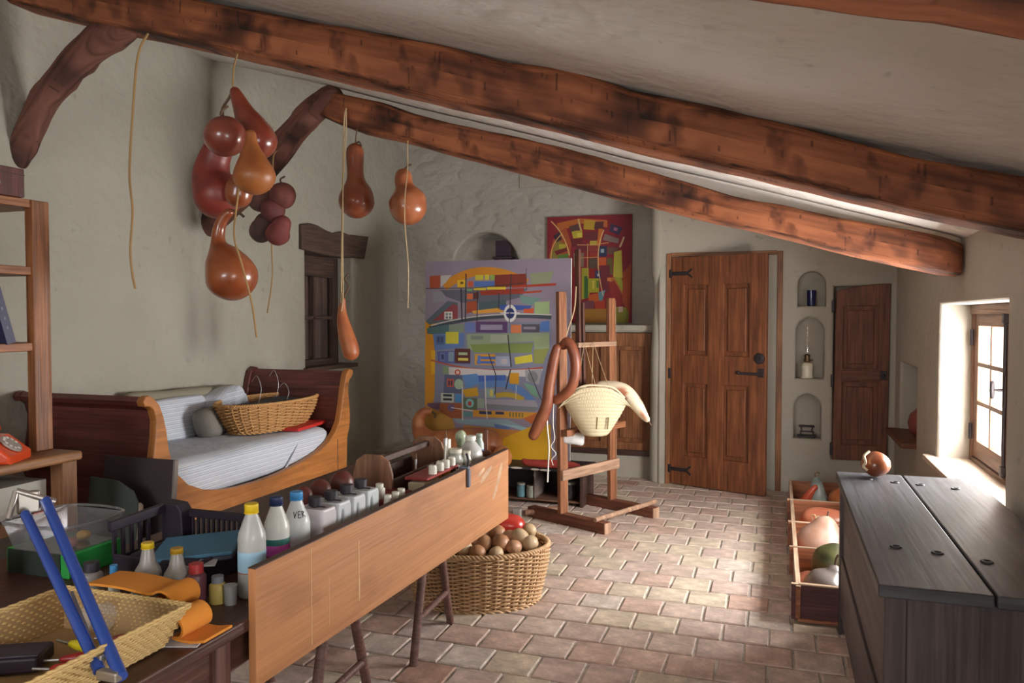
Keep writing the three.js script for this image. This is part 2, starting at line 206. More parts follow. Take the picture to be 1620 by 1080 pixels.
// the next room, glimpsed past the open door
struct('wall_next_room', [span(-2.2, 2.0, -0.1, 2.9, -9.7, -9.5), span(-2.4, -2.2, -0.1, 2.9, -9.7, -7.9), span(-2.4, 2.0, 2.7, 2.85, -9.7, -7.34), span(1.9, 2.05, -0.1, 2.9, -9.7, -9.05), span(1.9, 2.05, -0.1, 2.9, -7.9, -7.3), span(1.9, 2.05, -0.1, 0.7, -9.05, -7.9), span(1.9, 2.05, 2.1, 2.9, -9.05, -7.9), span(0.95, 2.05, -0.1, 2.9, -7.36, -7.3)], PL.door);
struct('floor_next_room', [span(-2.4, 2.05, -0.12, 0, -9.7, -7.34)], mat(0.42, 0.22, 0.14, 0.6, { map: T.tile }));

{ const w = thing('filler', 'dark wardrobe added in the next room to darken the door gap', 'filler', 0.375, 0, -8.0); mesh('filler_body', span(-0.44, 0.44, 0.04, 2.2, -0.25, 0.25), W.dark, w); mesh('filler_front', span(-0.42, -0.01, 0.08, 2.15, 0.25, 0.27), W.bedDark, w); mesh('filler_front', span(0.01, 0.42, 0.08, 2.15, 0.25, 0.27), W.bedDark, w); mesh('filler_foot', span(-0.42, 0.42, 0, 0.04, -0.2, 0.2), W.dark, w); }  // dark block added to darken the slit beside the open door
// floor: mortar bed and single terracotta tiles in running bond
{
  const floor = struct('floor', [span(-4.05, 1.3, -0.14, -0.004, -7.7, 3.4)], mat(0.62, 0.6, 0.57, 0.9, { map: T.mottle }));
  const tint = [[0.72, 0.585, 0.51], [0.76, 0.635, 0.56], [0.7, 0.56, 0.5], [0.76, 0.66, 0.53], [0.72, 0.54, 0.46], [0.74, 0.615, 0.56], [0.62, 0.4, 0.32], [0.69, 0.49, 0.41], [0.79, 0.7, 0.63]];
  const mats = tint.map((c) => mat(...c, 0.55, { map: T.tile, bumpMap: T.tileBump, bumpScale: 0.002 }));
  const px = 0.2025, pz = 0.205, tg = [];
  for (let v = 0; v < 6; v++) {                                       // a few hand-made outlines with chamfered edges
    const w = px / 2 - 0.006, d = pz / 2 - 0.006, j = () => R(-0.0025, 0.0025), C = [[-w + j(), -d + j()], [w + j(), -d + j()], [w + j(), d + j()], [-w + j(), d + j()]], P = [], I = [];
    for (const [k, y] of [[1, -0.02], [1, 0.0], [0.955, 0.0045]]) for (const c of C) P.push(c[0] * k, y + R(-0.0006, 0.0006), c[1] * k);
    for (let l = 0; l < 2; l++) for (let k = 0; k < 4; k++) { const a = l * 4 + k, b = l * 4 + (k + 1) % 4; I.push(a, a + 4, b, b, a + 4, b + 4); } I.push(8, 11, 10, 8, 10, 9);
    const g = new THREE.BufferGeometry(); g.setAttribute('position', new THREE.Float32BufferAttribute(P, 3)); g.setIndex(I); const q = g.toNonIndexed(); q.computeVertexNormals(); tg.push(boxUV(q));
  }
  const far = mats.map(() => []);
  for (let r = -35; r < 22; r++) for (let c = -32; c < 22; c++) {
    const z = -3.59 - 0.1025 + r * pz, x = -1.035 + 0.10125 + c * px + (r & 1 ? px / 2 : 0); if (z < -7.3 || z > 3 || x < -3.75 || x > 0.98 || (z < -6.84 && x > -0.98 && (x < -0.9 || x > 0.0))) continue;
    const p = rnd(), m = p < 0.6 ? Math.floor(rnd() * 3) + (rnd() < 0.25 ? 3 : 0) : p < 0.78 ? 3 : p < 0.9 ? 4 : p < 0.97 ? 8 : 6 + (rnd() < 0.5 ? 1 : 0), v = Math.floor(rnd() * 6), ry = R(-0.012, 0.012) + (rnd() < 0.5 ? Math.PI : 0), y = R(-0.0012, 0.0012);
    if (x > -1.9 && x < 0.35 && z < -2.3 && z > -7.0) { const o = raw(numbered('floor_tile'), tg[v], mats[m], floor); o.position.set(x, y, z); o.rotation.y = ry; } else far[m].push(place(tg[v].clone(), x, y, z, 0, ry));
  }
  const all = mergeGeometries(far.flatMap((l, i) => l.map((g) => { const c = new Float32Array(g.attributes.position.count * 3); for (let k = 0; k < c.length; k += 3) c.set(tint[i], k); g.setAttribute('color', new THREE.BufferAttribute(c, 3)); return g; })));
  raw('floor_tiles_beyond', all, mat(1, 1, 1, 0.55, { map: T.tile, vertexColors: true }), floor).userData.kind = 'stuff';
}

// ---------------------------------------------------------------- roof beams and braces
function lerpY(L, x) { if (x <= L[0][0]) { const [a, b] = L; return a[1] + (x - a[0]) * (b[1] - a[1]) / (b[0] - a[0]); } for (let i = 1; i < L.length; i++) if (x <= L[i][0]) return L[i - 1][1] + (x - L[i - 1][0]) * (L[i][1] - L[i - 1][1]) / (L[i][0] - L[i - 1][0]); const n = L.length, a = L[n - 2], b = L[n - 1]; return b[1] + (x - b[0]) * (b[1] - a[1]) / (b[0] - a[0]); }
function beam(name, label, bot, top, x0, x1, zf, depth) {              // hand-hewn beam: rounded section along x, wavy edges
  const N = 90, K = 24, P = [], U = [], I = []; let s = 0;
  for (let i = 0; i <= N; i++) {
    const x = x0 + (x1 - x0) * i / N, b = lerpY(bot, x), t = lerpY(top, x), end = 1 - 0.12 * Math.max(0, 1 - Math.min(i, N - i) / 2);
    for (let k = 0; k <= K; k++) {
      const a = 2 * Math.PI * k / K, e = 0.32, sx = Math.sign(Math.cos(a)) * Math.abs(Math.cos(a)) ** e, sy = Math.sign(Math.sin(a)) * Math.abs(Math.sin(a)) ** e;
      const wob = 0.02 * (n3(x * 2.2 + 40, Math.cos(a) * 1.2 + 5, Math.sin(a) * 1.2 + 5, zf * 3) - 0.5) + 0.01 * (n3(x * 9 + 40, Math.cos(a) * 3 + 5, Math.sin(a) * 3 + 5, zf) - 0.5);
      P.push(x, (b + t) / 2 + sy * ((t - b) / 2 * end) + sy * wob * 0.5, zf - depth / 2 + sx * (depth / 2 * end + wob)); U.push(x * 1.05, s + k / K * 0.85);
    }
  }
  for (let i = 0; i < N; i++) for (let k = 0; k < K; k++) { const a = i * (K + 1) + k, b = a + 1, c = a + K + 1; I.push(a, c, b, b, c, c + 1); }
  for (const [i, f] of [[0, 1], [N, 0]]) { const c = P.length / 3, o = i * (K + 1); let y = 0, z = 0; for (let k = 0; k < K; k++) { y += P[(o + k) * 3 + 1] / K; z += P[(o + k) * 3 + 2] / K; } P.push(P[o * 3] , y, z); U.push(0.3, 0.3); for (let k = 0; k < K; k++) f ? I.push(c, o + k, o + k + 1) : I.push(c, o + k + 1, o + k); }
  const g = new THREE.BufferGeometry(); g.setAttribute('position', new THREE.Float32BufferAttribute(P, 3)); g.setAttribute('uv', new THREE.Float32BufferAttribute(U, 2)); g.setIndex(I); g.computeVertexNormals();
  return tag(raw(name, g, W.beam, scene), label, 'beam', 'roof beams');
}
const b1b = [[-3.75, 3.05], [-3.497, 2.972], [-3.168, 2.872], [-2.937, 2.81], [-2.349, 2.645], [-1.724, 2.46], [-1.313, 2.335], [-1.038, 2.257], [-0.53, 2.1], [-0.07, 1.965], [0.348, 1.84], [0.766, 1.725]];
const b1t = [[-2.47, 2.889], [-2.067, 2.777], [-1.722, 2.682], [-1.312, 2.568], [-1.038, 2.471], [-0.778, 2.42], [-0.531, 2.312], [-0.296, 2.249], [-0.116, 2.188], [0.224, 2.079], [0.404, 2.012], [0.54, 1.972], [0.762, 1.917]];
const b2b = [[-2.773, 2.715], [-2.553, 2.63], [-2.199, 2.537], [-1.861, 2.426], [-1.537, 2.331], [-1.15, 2.209], [-0.783, 2.098], [-0.366, 1.979], [0.028, 1.873], [0.339, 1.778], [0.607, 1.707], [0.883, 1.64]];
const b2t = [[-2.642, 2.868], [-2.373, 2.793], [-2.155, 2.705], [-1.86, 2.616], [-1.537, 2.528], [-1.151, 2.416], [-0.784, 2.296], [-0.503, 2.199], [-0.234, 2.106], [0.057, 2.036], [0.306, 1.966], [0.516, 1.919], [0.719, 1.87], [0.881, 1.82]];
beam('roof_beam', 'long dark hewn roof beam crossing the whole picture, gourd cluster hangs from it', b1b, b1t, -3.85, 0.95, -3.0, 0.22);
beam('roof_beam', 'shorter hewn roof beam with blunt end above the casement window', b2b, b2t, -2.79, 0.872, -4.44, 0.2);
beam('roof_beam', 'orange roof beam cut off by the top right corner', [[-3.8, 3.0], [0.062, 1.889], [0.095, 1.878], [0.134, 1.867], [0.173, 1.86], [0.211, 1.852], [0.255, 1.837], [0.299, 1.822], [0.95, 1.63]], [[-3.8, 3.27], [0.9, 1.87]], -3.85, 0.95, -1.06, 0.22);
function braceLog(label, pts, s) { const g = sweep(pts, { seg: 50, rad: 18, lump: 0.22, s }); const p = g.attributes.position, u = new Float32Array(p.count * 2); for (let i = 0; i < p.count; i++) { u[2 * i] = p.getX(i) * 0.7 + p.getY(i) * 0.7; u[2 * i + 1] = p.getZ(i) * 1.2 + (p.getX(i) - p.getY(i)) * 0.9; } g.setAttribute('uv', new THREE.BufferAttribute(u, 2)); return tag(raw('roof_brace', g, W.brace, scene), label, 'brace'); }
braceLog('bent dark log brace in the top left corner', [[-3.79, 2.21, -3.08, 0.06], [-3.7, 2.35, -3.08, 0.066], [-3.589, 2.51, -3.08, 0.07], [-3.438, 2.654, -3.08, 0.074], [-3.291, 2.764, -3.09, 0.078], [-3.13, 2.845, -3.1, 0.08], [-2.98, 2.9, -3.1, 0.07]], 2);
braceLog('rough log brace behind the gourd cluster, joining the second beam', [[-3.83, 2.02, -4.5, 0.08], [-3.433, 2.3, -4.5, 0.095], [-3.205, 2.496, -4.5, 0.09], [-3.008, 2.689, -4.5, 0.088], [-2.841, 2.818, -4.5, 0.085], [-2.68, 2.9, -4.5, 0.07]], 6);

// ---------------------------------------------------------------- doors and windows
function structGroup(name, x, y, z, ry = 0) { const o = new THREE.Group(); o.name = name; o.position.set(x, y, z); o.rotation.y = ry; o.userData.kind = 'structure'; scene.add(o); return o; }
function leafDoor(g, w, h, th, panels, m, top) {                       // framed leaf with raised panels, hinge edge at x = 0, front towards +z
  const out = top ?? [[0, 0], [w, 0], [w, h], [0, h]];
  mesh('leaf_frame', place(prism(out, th, { holes: panels.map((p) => rectHole(...p)), bevel: 0.005, ax: 1 }), 0, 0, -th), m, g);
  for (const [x0, x1, y0, y1] of panels) mesh('panel', [span(x0 - 0.008, x1 + 0.008, y0 - 0.008, y1 + 0.008, -th + 0.01, -0.022, { r: 0.002 }), span(x0 + 0.03, x1 - 0.03, y0 + 0.035, y1 - 0.035, -0.024, -0.008, { r: 0.007, s: 2 })], m, g);
}
{ // main door, standing ajar
  const f = structGroup('trim_3', 0, 0, ZD);
  mesh('jamb', span(-0.905, -0.868, 0, 1.985, -0.12, 0.012), W.frame, f); mesh('jamb', span(-0.005, 0.04, 0, 1.985, -0.12, 0.012), W.frame, f); mesh('lintel', span(-0.868, -0.005, 1.955, 1.99, -0.12, 0.012), W.frame, f);
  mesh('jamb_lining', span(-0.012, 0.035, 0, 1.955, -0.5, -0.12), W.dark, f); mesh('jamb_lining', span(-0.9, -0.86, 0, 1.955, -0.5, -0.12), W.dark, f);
  const d = structGroup('door_1', -0.866, 0.012, ZD + 0.012, -0.335);
  leafDoor(d, 0.83, 1.938, 0.045, [[0.125, 0.335, 1.11, 1.7], [0.475, 0.69, 1.11, 1.7], [0.125, 0.335, 0.25, 0.87], [0.475, 0.69, 0.25, 0.87]], W.door);
  for (const y of [1.8, 0.13]) mesh('strap_hinge', [bx(0.17, 0.032, 0.006, 0.075, y, 0.003, { r: 0.002 }), bx(0.05, 0.016, 0.006, 0.175, y + 0.02, 0.003, { rz: 0.7, r: 0.002 }), bx(0.05, 0.016, 0.006, 0.175, y - 0.02, 0.003, { rz: -0.7, r: 0.002 }), bx(0.022, 0.07, 0.014, -0.004, y, 0.004, { r: 0.003 })], iron, d);
  mesh('hinge_pin', [bx(0.02, 0.09, 0.02, -0.006, 0.95, 0.004, { r: 0.004 })], iron, d);
  mesh('latch_bar', [bx(0.2, 0.022, 0.01, 0.715, 0.975, 0.008, { r: 0.003 }), ball(0.016, 0.605, 0.98, 0.01), bx(0.05, 0.07, 0.008, 0.79, 0.985, 0.004, { r: 0.003 })], iron, d);
  mesh('lock_plate', [lathe([[0, 0], [0.045, 0], [0.04, 0.008], [0, 0.01]], 0, 0, 0).rotateX(Math.PI / 2).translate(0.775, 1.1, 0.001), cyl(0.013, 0.013, 0.03, 0.775, 1.1, 0.015, { rx: Math.PI / 2 })], iron, d);
}
{ // narrow closet door at the right end of the wall
  const d = structGroup('door_2', 0.428, 0.292, ZD + 0.018);
  leafDoor(d, 0.41, 1.4, 0.04, [[0.075, 0.33, 0.74, 1.24], [0.07, 0.33, 0.13, 0.63]], W.cup, [[0, 0], [0.405, 0.005], [0.415, 1.415], [0.3, 1.41], [0.15, 1.392], [0.02, 1.365]]);
  mesh('rail_band', span(0.06, 0.36, 0.645, 0.725, 0.0, 0.008), W.cup, d);
  for (const y of [0.09, 0.64, 1.24]) mesh('hinge', [bx(0.02, 0.1, 0.022, -0.006, y, 0.006, { r: 0.004 })], iron, d);
  mesh('escutcheon', [bx(0.05, 0.07, 0.01, 0.37, 0.69, 0.008, { r: 0.004 }), ball(0.014, 0.37, 0.69, 0.022)], iron, d);
}
{ // cupboard door below the ledge
  const d = structGroup('door_3', -1.83, 0.2, -6.995);
  leafDoor(d, 0.385, 1.1, 0.035, [[0.07, 0.315, 0.12, 0.98]], W.ledge); const e = structGroup('door_4', -1.44, 0.2, -6.995);
  leafDoor(e, 0.385, 1.1, 0.035, [[0.07, 0.315, 0.12, 0.98]], W.ledge);
  mesh('hinge', [bx(0.016, 0.07, 0.016, 0.388, 0.16, 0.006), bx(0.016, 0.07, 0.016, 0.388, 0.94, 0.006)], iron, e); mesh('moulding', span(-0.38, 0.385, 0.005, 0.055, 0.002, 0.02, { r: 0.006 }), W.dark, e);
}
const glass = pmat(1, 1, 1, 0.02, { transmission: 1, thickness: 0, ior: 1.45 });
function sash(name, parent, zf, zn, y0, y1, x, cols, rows, m) {         // glazed sash in a plane of constant x
  const st = 0.075, th = 0.04, s = mesh(name, [span(x, x + th, y0, y1, zf, zf + st), span(x, x + th, y0, y1, zn - st, zn), span(x, x + th, y0, y0 + st * 1.25, zf + st, zn - st), span(x, x + th, y1 - st, y1, zf + st, zn - st)], m, parent);
  const a = zf + st, b = zn - st, c = y0 + st * 1.25, d = y1 - st;
  for (let i = 1; i < cols; i++) { const z = a + (b - a) * i / cols; mesh('muntin', span(x + 0.004, x + th - 0.004, c, d, z - 0.012, z + 0.012), m, s); }
  for (let j = 1; j < rows; j++) { const y = c + (d - c) * j / rows; mesh('muntin', span(x + 0.002, x + th - 0.006, y - 0.012, y + 0.012, a, b), m, s); }
  for (let i = 0; i < cols; i++) for (let j = 0; j < rows; j++) mesh('pane', clean(new THREE.PlaneGeometry((b - a) / cols, (d - c) / rows).rotateY(-Math.PI / 2).translate(x + th * 0.6, c + (d - c) * (j + 0.5) / rows, a + (b - a) * (i + 0.5) / cols)), glass, s);
  return s;
}
{ // casement in the right wall
  const w = structGroup('window_1', 0, 0, 0), X = 1.05;
  mesh('frame', [span(X, X + 0.07, 0.62, 1.51, -5.1, -5.06), span(X, X + 0.07, 0.62, 1.51, -3.72, -3.68), span(X, X + 0.07, 1.475, 1.515, -5.06, -3.72), span(X, X + 0.07, 0.615, 0.655, -5.06, -3.72), span(X - 0.012, X, 1.462, 1.515, -5.08, -3.7, { r: 0.006 })], W.win, w);
  sash('sash', w, -5.055, -4.392, 0.66, 1.47, X + 0.01, 2, 3, W.win); sash('sash', w, -4.388, -3.725, 0.66, 1.47, X + 0.01, 2, 3, W.win);
  mesh('handle', [bx(0.012, 0.16, 0.03, X + 0.002, 1.08, -4.39, { r: 0.004 }), rod([X, 1.09, -4.39], [X - 0.045, 1.09, -4.39], 0.007), sweep([[X - 0.05, 1.045, -4.39, 0.008], [X - 0.052, 1.09, -4.39, 0.012], [X - 0.05, 1.135, -4.39, 0.008]], { seg: 12, rad: 10 })], iron, w);
  mesh('bolt_rod', [rod([X + 0.002, 0.68, -4.39], [X + 0.002, 1.46, -4.39], 0.008), bx(0.025, 0.05, 0.04, X, 0.69, -4.39), bx(0.025, 0.05, 0.04, X, 1.44, -4.39)], iron, w);
  for (const y of [0.8, 1.33]) mesh('hinge', cyl(0.01, 0.01, 0.09, X - 0.004, y, -5.056, { n: 10 }), iron, w);
  const s = struct('trim_4', [place(prism([[-5.2, 0.6], [-3.55, 0.6], [-3.55, 0.632], [-5.2, 0.632]], 0.26, { bevel: 0.006 }), 1.085, 0, 0, 0, -Math.PI / 2)], W.sill);
}
{ // small old window in the left wall, set back under a timber lintel
  const w = structGroup('window_2', 0, 0, 0), X = -3.87;
  mesh('frame', [span(X - 0.05, X, 1.0, 1.98, -6.42, -6.34), span(X - 0.05, X, 1.0, 1.98, -5.74, -5.66), span(X - 0.05, X + 0.01, 1.8, 1.98, -6.34, -5.74), span(X - 0.05, X + 0.02, 1.0, 1.07, -6.34, -5.74)], W.winOld, w);
  mesh('muntin', span(X - 0.04, X - 0.01, 1.07, 1.8, -6.055, -6.025), W.winOld, w); mesh('muntin', span(X - 0.04, X - 0.01, 1.42, 1.45, -6.34, -5.74), W.winOld, w);
  mesh('shutter', span(X - 0.09, X - 0.075, 1.0, 1.98, -6.42, -5.66), wood(0.2, 0.13, 0.11, 0.8, T.old), w);
  for (const [a, b] of [[-6.34, -6.055], [-6.025, -5.74]]) for (const [c, d] of [[1.07, 1.42], [1.45, 1.8]]) mesh('pane', clean(new THREE.PlaneGeometry(b - a, d - c).rotateY(Math.PI / 2).translate(X - 0.03, (c + d) / 2, (a + b) / 2)), glass, w);
  struct('trim_5', [zy(prism([[-6.673, 2.204], [-6.317, 2.189], [-6.195, 2.205], [-6.05, 2.176], [-5.924, 2.191], [-5.802, 2.218], [-5.696, 2.224], [-5.57, 2.2], [-5.567, 2.0], [-5.9, 1.975], [-6.073, 1.975], [-6.342, 1.985], [-6.595, 1.989]].reverse(), 0.2, { bevel: 0.008, ax: 0 }), XL + 0.035)], W.winOld);
  struct('trim_6', [span(XL - 0.2, XL + 0.04, 0.985, 1.02, -6.45, -5.62)], W.winOld);
}
{ // window of the right wall behind the viewer
  const w = structGroup('window_3', 0, 0, 0); sash('sash', w, -0.5, 0.15, 0.62, 1.58, 1.06, 2, 3, W.win); sash('sash', w, 0.15, 0.8, 0.62, 1.58, 1.06, 2, 3, W.win);
}
// timber shelf of the side niche
struct('trim_7', [place(prism([[-6.6, 0.565], [-5.8, 0.565], [-5.8, 0.6], [-6.6, 0.6]], 0.3, { bevel: 0.005 }), 1.09, 0, 0, 0, -Math.PI / 2)], W.cup);

// ---------------------------------------------------------------- sleigh bed along the left wall
{
  const bed = thing('sleigh_bed', 'wooden sleigh bed with scrolled ends against the left wall', 'bed', -2.87, 0, -3.95);
  const side = [[-3.07, 0.12], [-3.07, 0.6], [-3.053, 0.625], [-3.037, 0.662], [-3.038, 0.71], [-3.056, 0.775], [-3.071, 0.86], [-3.076, 0.938], [-3.06, 0.993], [-3.035, 1.012], [-3.003, 1.016], [-2.992, 1.04], [-3.01, 1.062], [-3.03, 1.067], [-3.061, 1.053], [-3.099, 1.013], [-3.125, 0.951], [-3.143, 0.88], [-3.155, 0.798], [-3.174, 0.725], [-3.214, 0.652], [-3.291, 0.581], [-3.409, 0.53], [-3.551, 0.5], [-3.685, 0.487], [-3.865, 0.483], [-4.059, 0.49], [-4.226, 0.505], [-4.381, 0.527], [-4.522, 0.556], [-4.645, 0.603], [-4.722, 0.661], [-4.775, 0.723], [-4.808, 0.83], [-4.83, 0.925], [-4.853, 1.007], [-4.872, 1.05], [-4.914, 1.078], [-4.95, 1.07], [-4.962, 1.05], [-4.945, 1.022], [-4.905, 0.995], [-4.89, 0.92], [-4.91, 0.805], [-4.914, 0.705], [-4.894, 0.637], [-4.875, 0.597], [-4.867, 0.43], [-4.865, 0.12]];
  const pts = side.map(([z, y]) => [z + 3.95, y]);
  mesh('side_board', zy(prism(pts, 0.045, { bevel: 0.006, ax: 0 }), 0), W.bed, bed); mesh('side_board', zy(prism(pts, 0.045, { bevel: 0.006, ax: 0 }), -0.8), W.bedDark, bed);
  const S = (z0, L) => L.map(([z, y]) => [z + 3.95 + z0, y]);
  const foot = [[-3.1, 0.2], [-3.1, 0.62], [-3.075, 0.68], [-3.085, 0.8], [-3.1, 0.9], [-3.095, 0.985], [-3.06, 1.01], [-3.01, 1.018], [-2.997, 1.04], [-3.02, 1.062], [-3.06, 1.05], [-3.1, 1.01], [-3.122, 0.95], [-3.13, 0.8], [-3.13, 0.2]];
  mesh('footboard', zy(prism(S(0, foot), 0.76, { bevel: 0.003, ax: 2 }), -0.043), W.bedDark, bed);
  const head = [[-4.84, 0.2], [-4.83, 0.8], [-4.85, 0.95], [-4.875, 1.02], [-4.91, 1.06], [-4.945, 1.06], [-4.955, 1.045], [-4.93, 1.02], [-4.9, 0.98], [-4.88, 0.9], [-4.885, 0.7], [-4.87, 0.6], [-4.87, 0.2]];
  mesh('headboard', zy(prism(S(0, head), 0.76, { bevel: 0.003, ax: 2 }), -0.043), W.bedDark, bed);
  mesh('headboard_moulding', zy(prism(S(0, [[-4.86, 0.93], [-4.835, 0.935], [-4.845, 0.96], [-4.86, 0.96]]), 0.756, {}), -0.045), W.bedDark, bed);
  mesh('slat_base', span(-0.8, -0.05, 0.42, 0.45, -0.88, 0.8), W.dark, bed);
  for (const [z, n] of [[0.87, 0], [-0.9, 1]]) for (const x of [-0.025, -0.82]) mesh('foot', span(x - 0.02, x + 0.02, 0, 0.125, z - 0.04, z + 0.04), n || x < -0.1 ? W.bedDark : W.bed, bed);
  mesh('joint_line', span(-0.001, 0.002, 0.3, 0.6, -0.795, -0.79, { r: 0.0005 }), W.dark, bed);
  const tick = mat(0.74, 0.77, 0.82, 0.9, { map: T.stripe, bumpMap: T.plasterBump, bumpScale: 0.01 });
  const m = thing('mattress', 'white mattress in thin blue stripes lying in the sleigh bed', 'mattress', -3.29, 0.455, -3.99);
  mesh('mattress_body', place(boxUV(soft(0.74, 0.235, 1.56, 0.085, 0.012, 3, 4, [18, 8, 36]), 2), 0, 0.1175, 0), tick, m);
  mesh('fold', place(boxUV(tube([[0.372, 0.03, -0.2], [0.378, 0.1, -0.27], [0.36, 0.17, -0.36], [0.3, 0.222, -0.43]], 0.007, 6), 1), 0, 0, 0), tick, m);
  const p1 = thing('pillow', 'flat striped pillow propped against the wall on the bed', 'pillow', -3.54, 0.68, -3.9, 0);
  mesh('pillow_case', place(boxUV(soft(0.1, 0.26, 0.62, 0.045, 0.015, 7, 9, [8, 12, 20]), 2), 0, 0.125, 0, 0, 0, 0.16), tick, p1);
  const p2 = thing('rumpled_sheet', 'rumpled striped sheet heaped behind the wicker basket on the bed', 'bed sheet', -3.52, 0.68, -4.42, 0.25);
  mesh('sheet_heap', place(boxUV(soft(0.22, 0.27, 0.52, 0.1, 0.075, 9, 31, [16, 14, 28]), 2), 0, 0.12, 0, 0.12, 0, 0.15), tick, p2);
  tag(mesh('grey_bolster', place(boxUV(soft(0.1, 0.1, 1.0, 0.05, 0.02, 5, 3, [8, 8, 30])), -3.63, 0.93, -4.15, -0.03, 0, 0), mat(0.3, 0.27, 0.2, 0.95, { bumpMap: T.cloth, bumpScale: 0.002 })), 'grey brown bolster squeezed between wall and pillow on the bed', 'bolster');
  tag(mesh('grey_cushion', place(boxUV(soft(0.16, 0.2, 0.3, 0.07, 0.02, 6, 13, [10, 10, 12])), -3.4, 0.78, -4.1, 0, 0.3, 0.25), mat(0.22, 0.205, 0.18, 0.95, { bumpMap: T.cloth, bumpScale: 0.002 })), 'grey crumpled cushion left of the bed basket', 'cushion');
  tag(mesh('red_folder', place(boxUV(new RoundedBoxGeometry(0.42, 0.022, 0.46, 1, 0.004)), -3.2, 0.705, -4.62, 0, 0.12, 0.0), mat(0.55, 0.025, 0.02, 0.5)), 'flat red folder under the basket on the bed', 'folder');
}
// woven basket: upright stakes, wavy weavers, braided rim, base
function basketParts(t, o) {
  const { a0, b0, a1, b1, h, rows, stakes, r, m, rimM } = o, P = (th, y, d) => { const k = y / h, e = Math.sin(k * Math.PI / 2 * 0.9) / Math.sin(Math.PI / 2 * 0.9); return [(a0 + (a1 - a0) * e + d) * Math.cos(th), y, (b0 + (b1 - b0) * e + d) * Math.sin(th)]; };
  const weave = [], N = stakes * 3;
  for (let k = 0; k < rows; k++) { const y = 0.012 + (h - 0.02) * (k + 0.5) / rows, L = []; for (let i = 0; i < N; i++) { const th = 2 * Math.PI * i / N; L.push(new THREE.Vector3(...P(th, y + R(-1, 1) * r * 0.3, (o.amp ?? 0.006) * Math.cos(stakes * th / 2 + k * Math.PI)))); } weave.push(clean(new THREE.TubeGeometry(new THREE.CatmullRomCurve3(L, true), N, r * R(0.85, 1.1), 5, true))); }
  mesh('woven_side', weave, m, t).userData.kind = 'stuff';
  const st = []; for (let i = 0; i < stakes; i++) { const th = 2 * Math.PI * i / stakes; st.push(tube([P(th, 0.004, 0), P(th, h * 0.35, 0), P(th, h * 0.7, 0), P(th, h, 0)], r * 1.1, 5, 5)); } mesh('stakes', st, m, t).userData.kind = 'stuff';
  const rim = []; for (let q = 0; q < 3; q++) { const L = []; for (let i = 0; i < 150; i++) { const th = 2 * Math.PI * i / 150, w = o.twist ?? 40; L.push(new THREE.Vector3(...P(th, h + r * 1.6 * Math.sin(w * th + q * 2.094), r * 1.6 * Math.cos(w * th + q * 2.094)))); } rim.push(clean(new THREE.TubeGeometry(new THREE.CatmullRomCurve3(L, true), 300, r * 1.25, 5, true))); }
  mesh('rim', rim, rimM ?? m, t);
  const foot = []; for (let q = 0; q < 2; q++) { const L = []; for (let i = 0; i < 120; i++) { const th = 2 * Math.PI * i / 120; L.push(new THREE.Vector3(...P(th, r * 1.5 + r * 1.2 * Math.sin(24 * th + q * 3.14), r * 0.8 + r * 1.4 * Math.cos(24 * th + q * 3.14)))); } foot.push(clean(new THREE.TubeGeometry(new THREE.CatmullRomCurve3(L, true), 240, r * 1.1, 5, true))); }
  mesh('foot_braid', foot, m, t);
  const base = new THREE.CylinderGeometry(1, 1, 0.008, 40); base.scale(a0, 1, b0); mesh('base', base.translate(0, 0.008, 0), m, t);
  if (o.lining) { const V = [], I = []; for (let j = 0; j <= 6; j++) for (let i = 0; i < 48; i++) V.push(...P(2 * Math.PI * i / 48, 0.01 + (h - 0.015) * j / 6, -r * 1.6)); for (let j = 0; j < 6; j++) for (let i = 0; i < 48; i++) { const a = j * 48 + i, b = j * 48 + (i + 1) % 48; I.push(a, b, a + 48, b, b + 48, a + 48); } const g = new THREE.BufferGeometry(); g.setAttribute('position', new THREE.Float32BufferAttribute(V, 3)); g.setIndex(I); g.computeVertexNormals(); mesh('lining', g, o.lining, t); }
}
const wicker = mat(0.56, 0.3, 0.11, 0.55), wickerPale = mat(0.64, 0.41, 0.22, 0.55), wickerDark = mat(0.3, 0.15, 0.06, 0.7);
{
  const t = thing('wicker_basket', 'oval golden wicker basket on the bed mattress', 'basket', -3.25, 0.7, -4.5, Math.PI / 2 + 0.03);
  basketParts(t, { a0: 0.35, b0: 0.17, a1: 0.47, b1: 0.24, h: 0.19, rows: 17, stakes: 34, r: 0.005, amp: 0.011, m: wicker, twist: 50, lining: wickerDark });
  const c = mat(0.06, 0.06, 0.065, 0.95, { bumpMap: T.plasterBump, bumpScale: 0.03 });
  tag(mesh('dark_cloth', place(boxUV(soft(0.27, 0.08, 0.62, 0.035, 0.02, 12, 21, [14, 6, 26])), -3.25, 0.835, -4.5), c), 'dark crumpled cloth filling the basket on the bed', 'cloth');
  for (const [x, z, l, w] of [[-3.3, -4.45, 0.2, 'left'], [-3.2, -4.62, 0.14, 'short right'], [-3.34, -4.7, 0.22, 'tall middle']]) { tag(mesh('wire_stem', tube([[x, 0.85, z], [x + 0.01, 0.85 + l * 0.6, z - 0.02], [x - 0.02, 0.85 + l, z - 0.01], [x - 0.05, 0.85 + l * 0.8, z]], 0.0016, 5), steel), w + ' one of three thin wires sticking up from the bed basket', 'wire', 'wires in the bed basket'); }
}

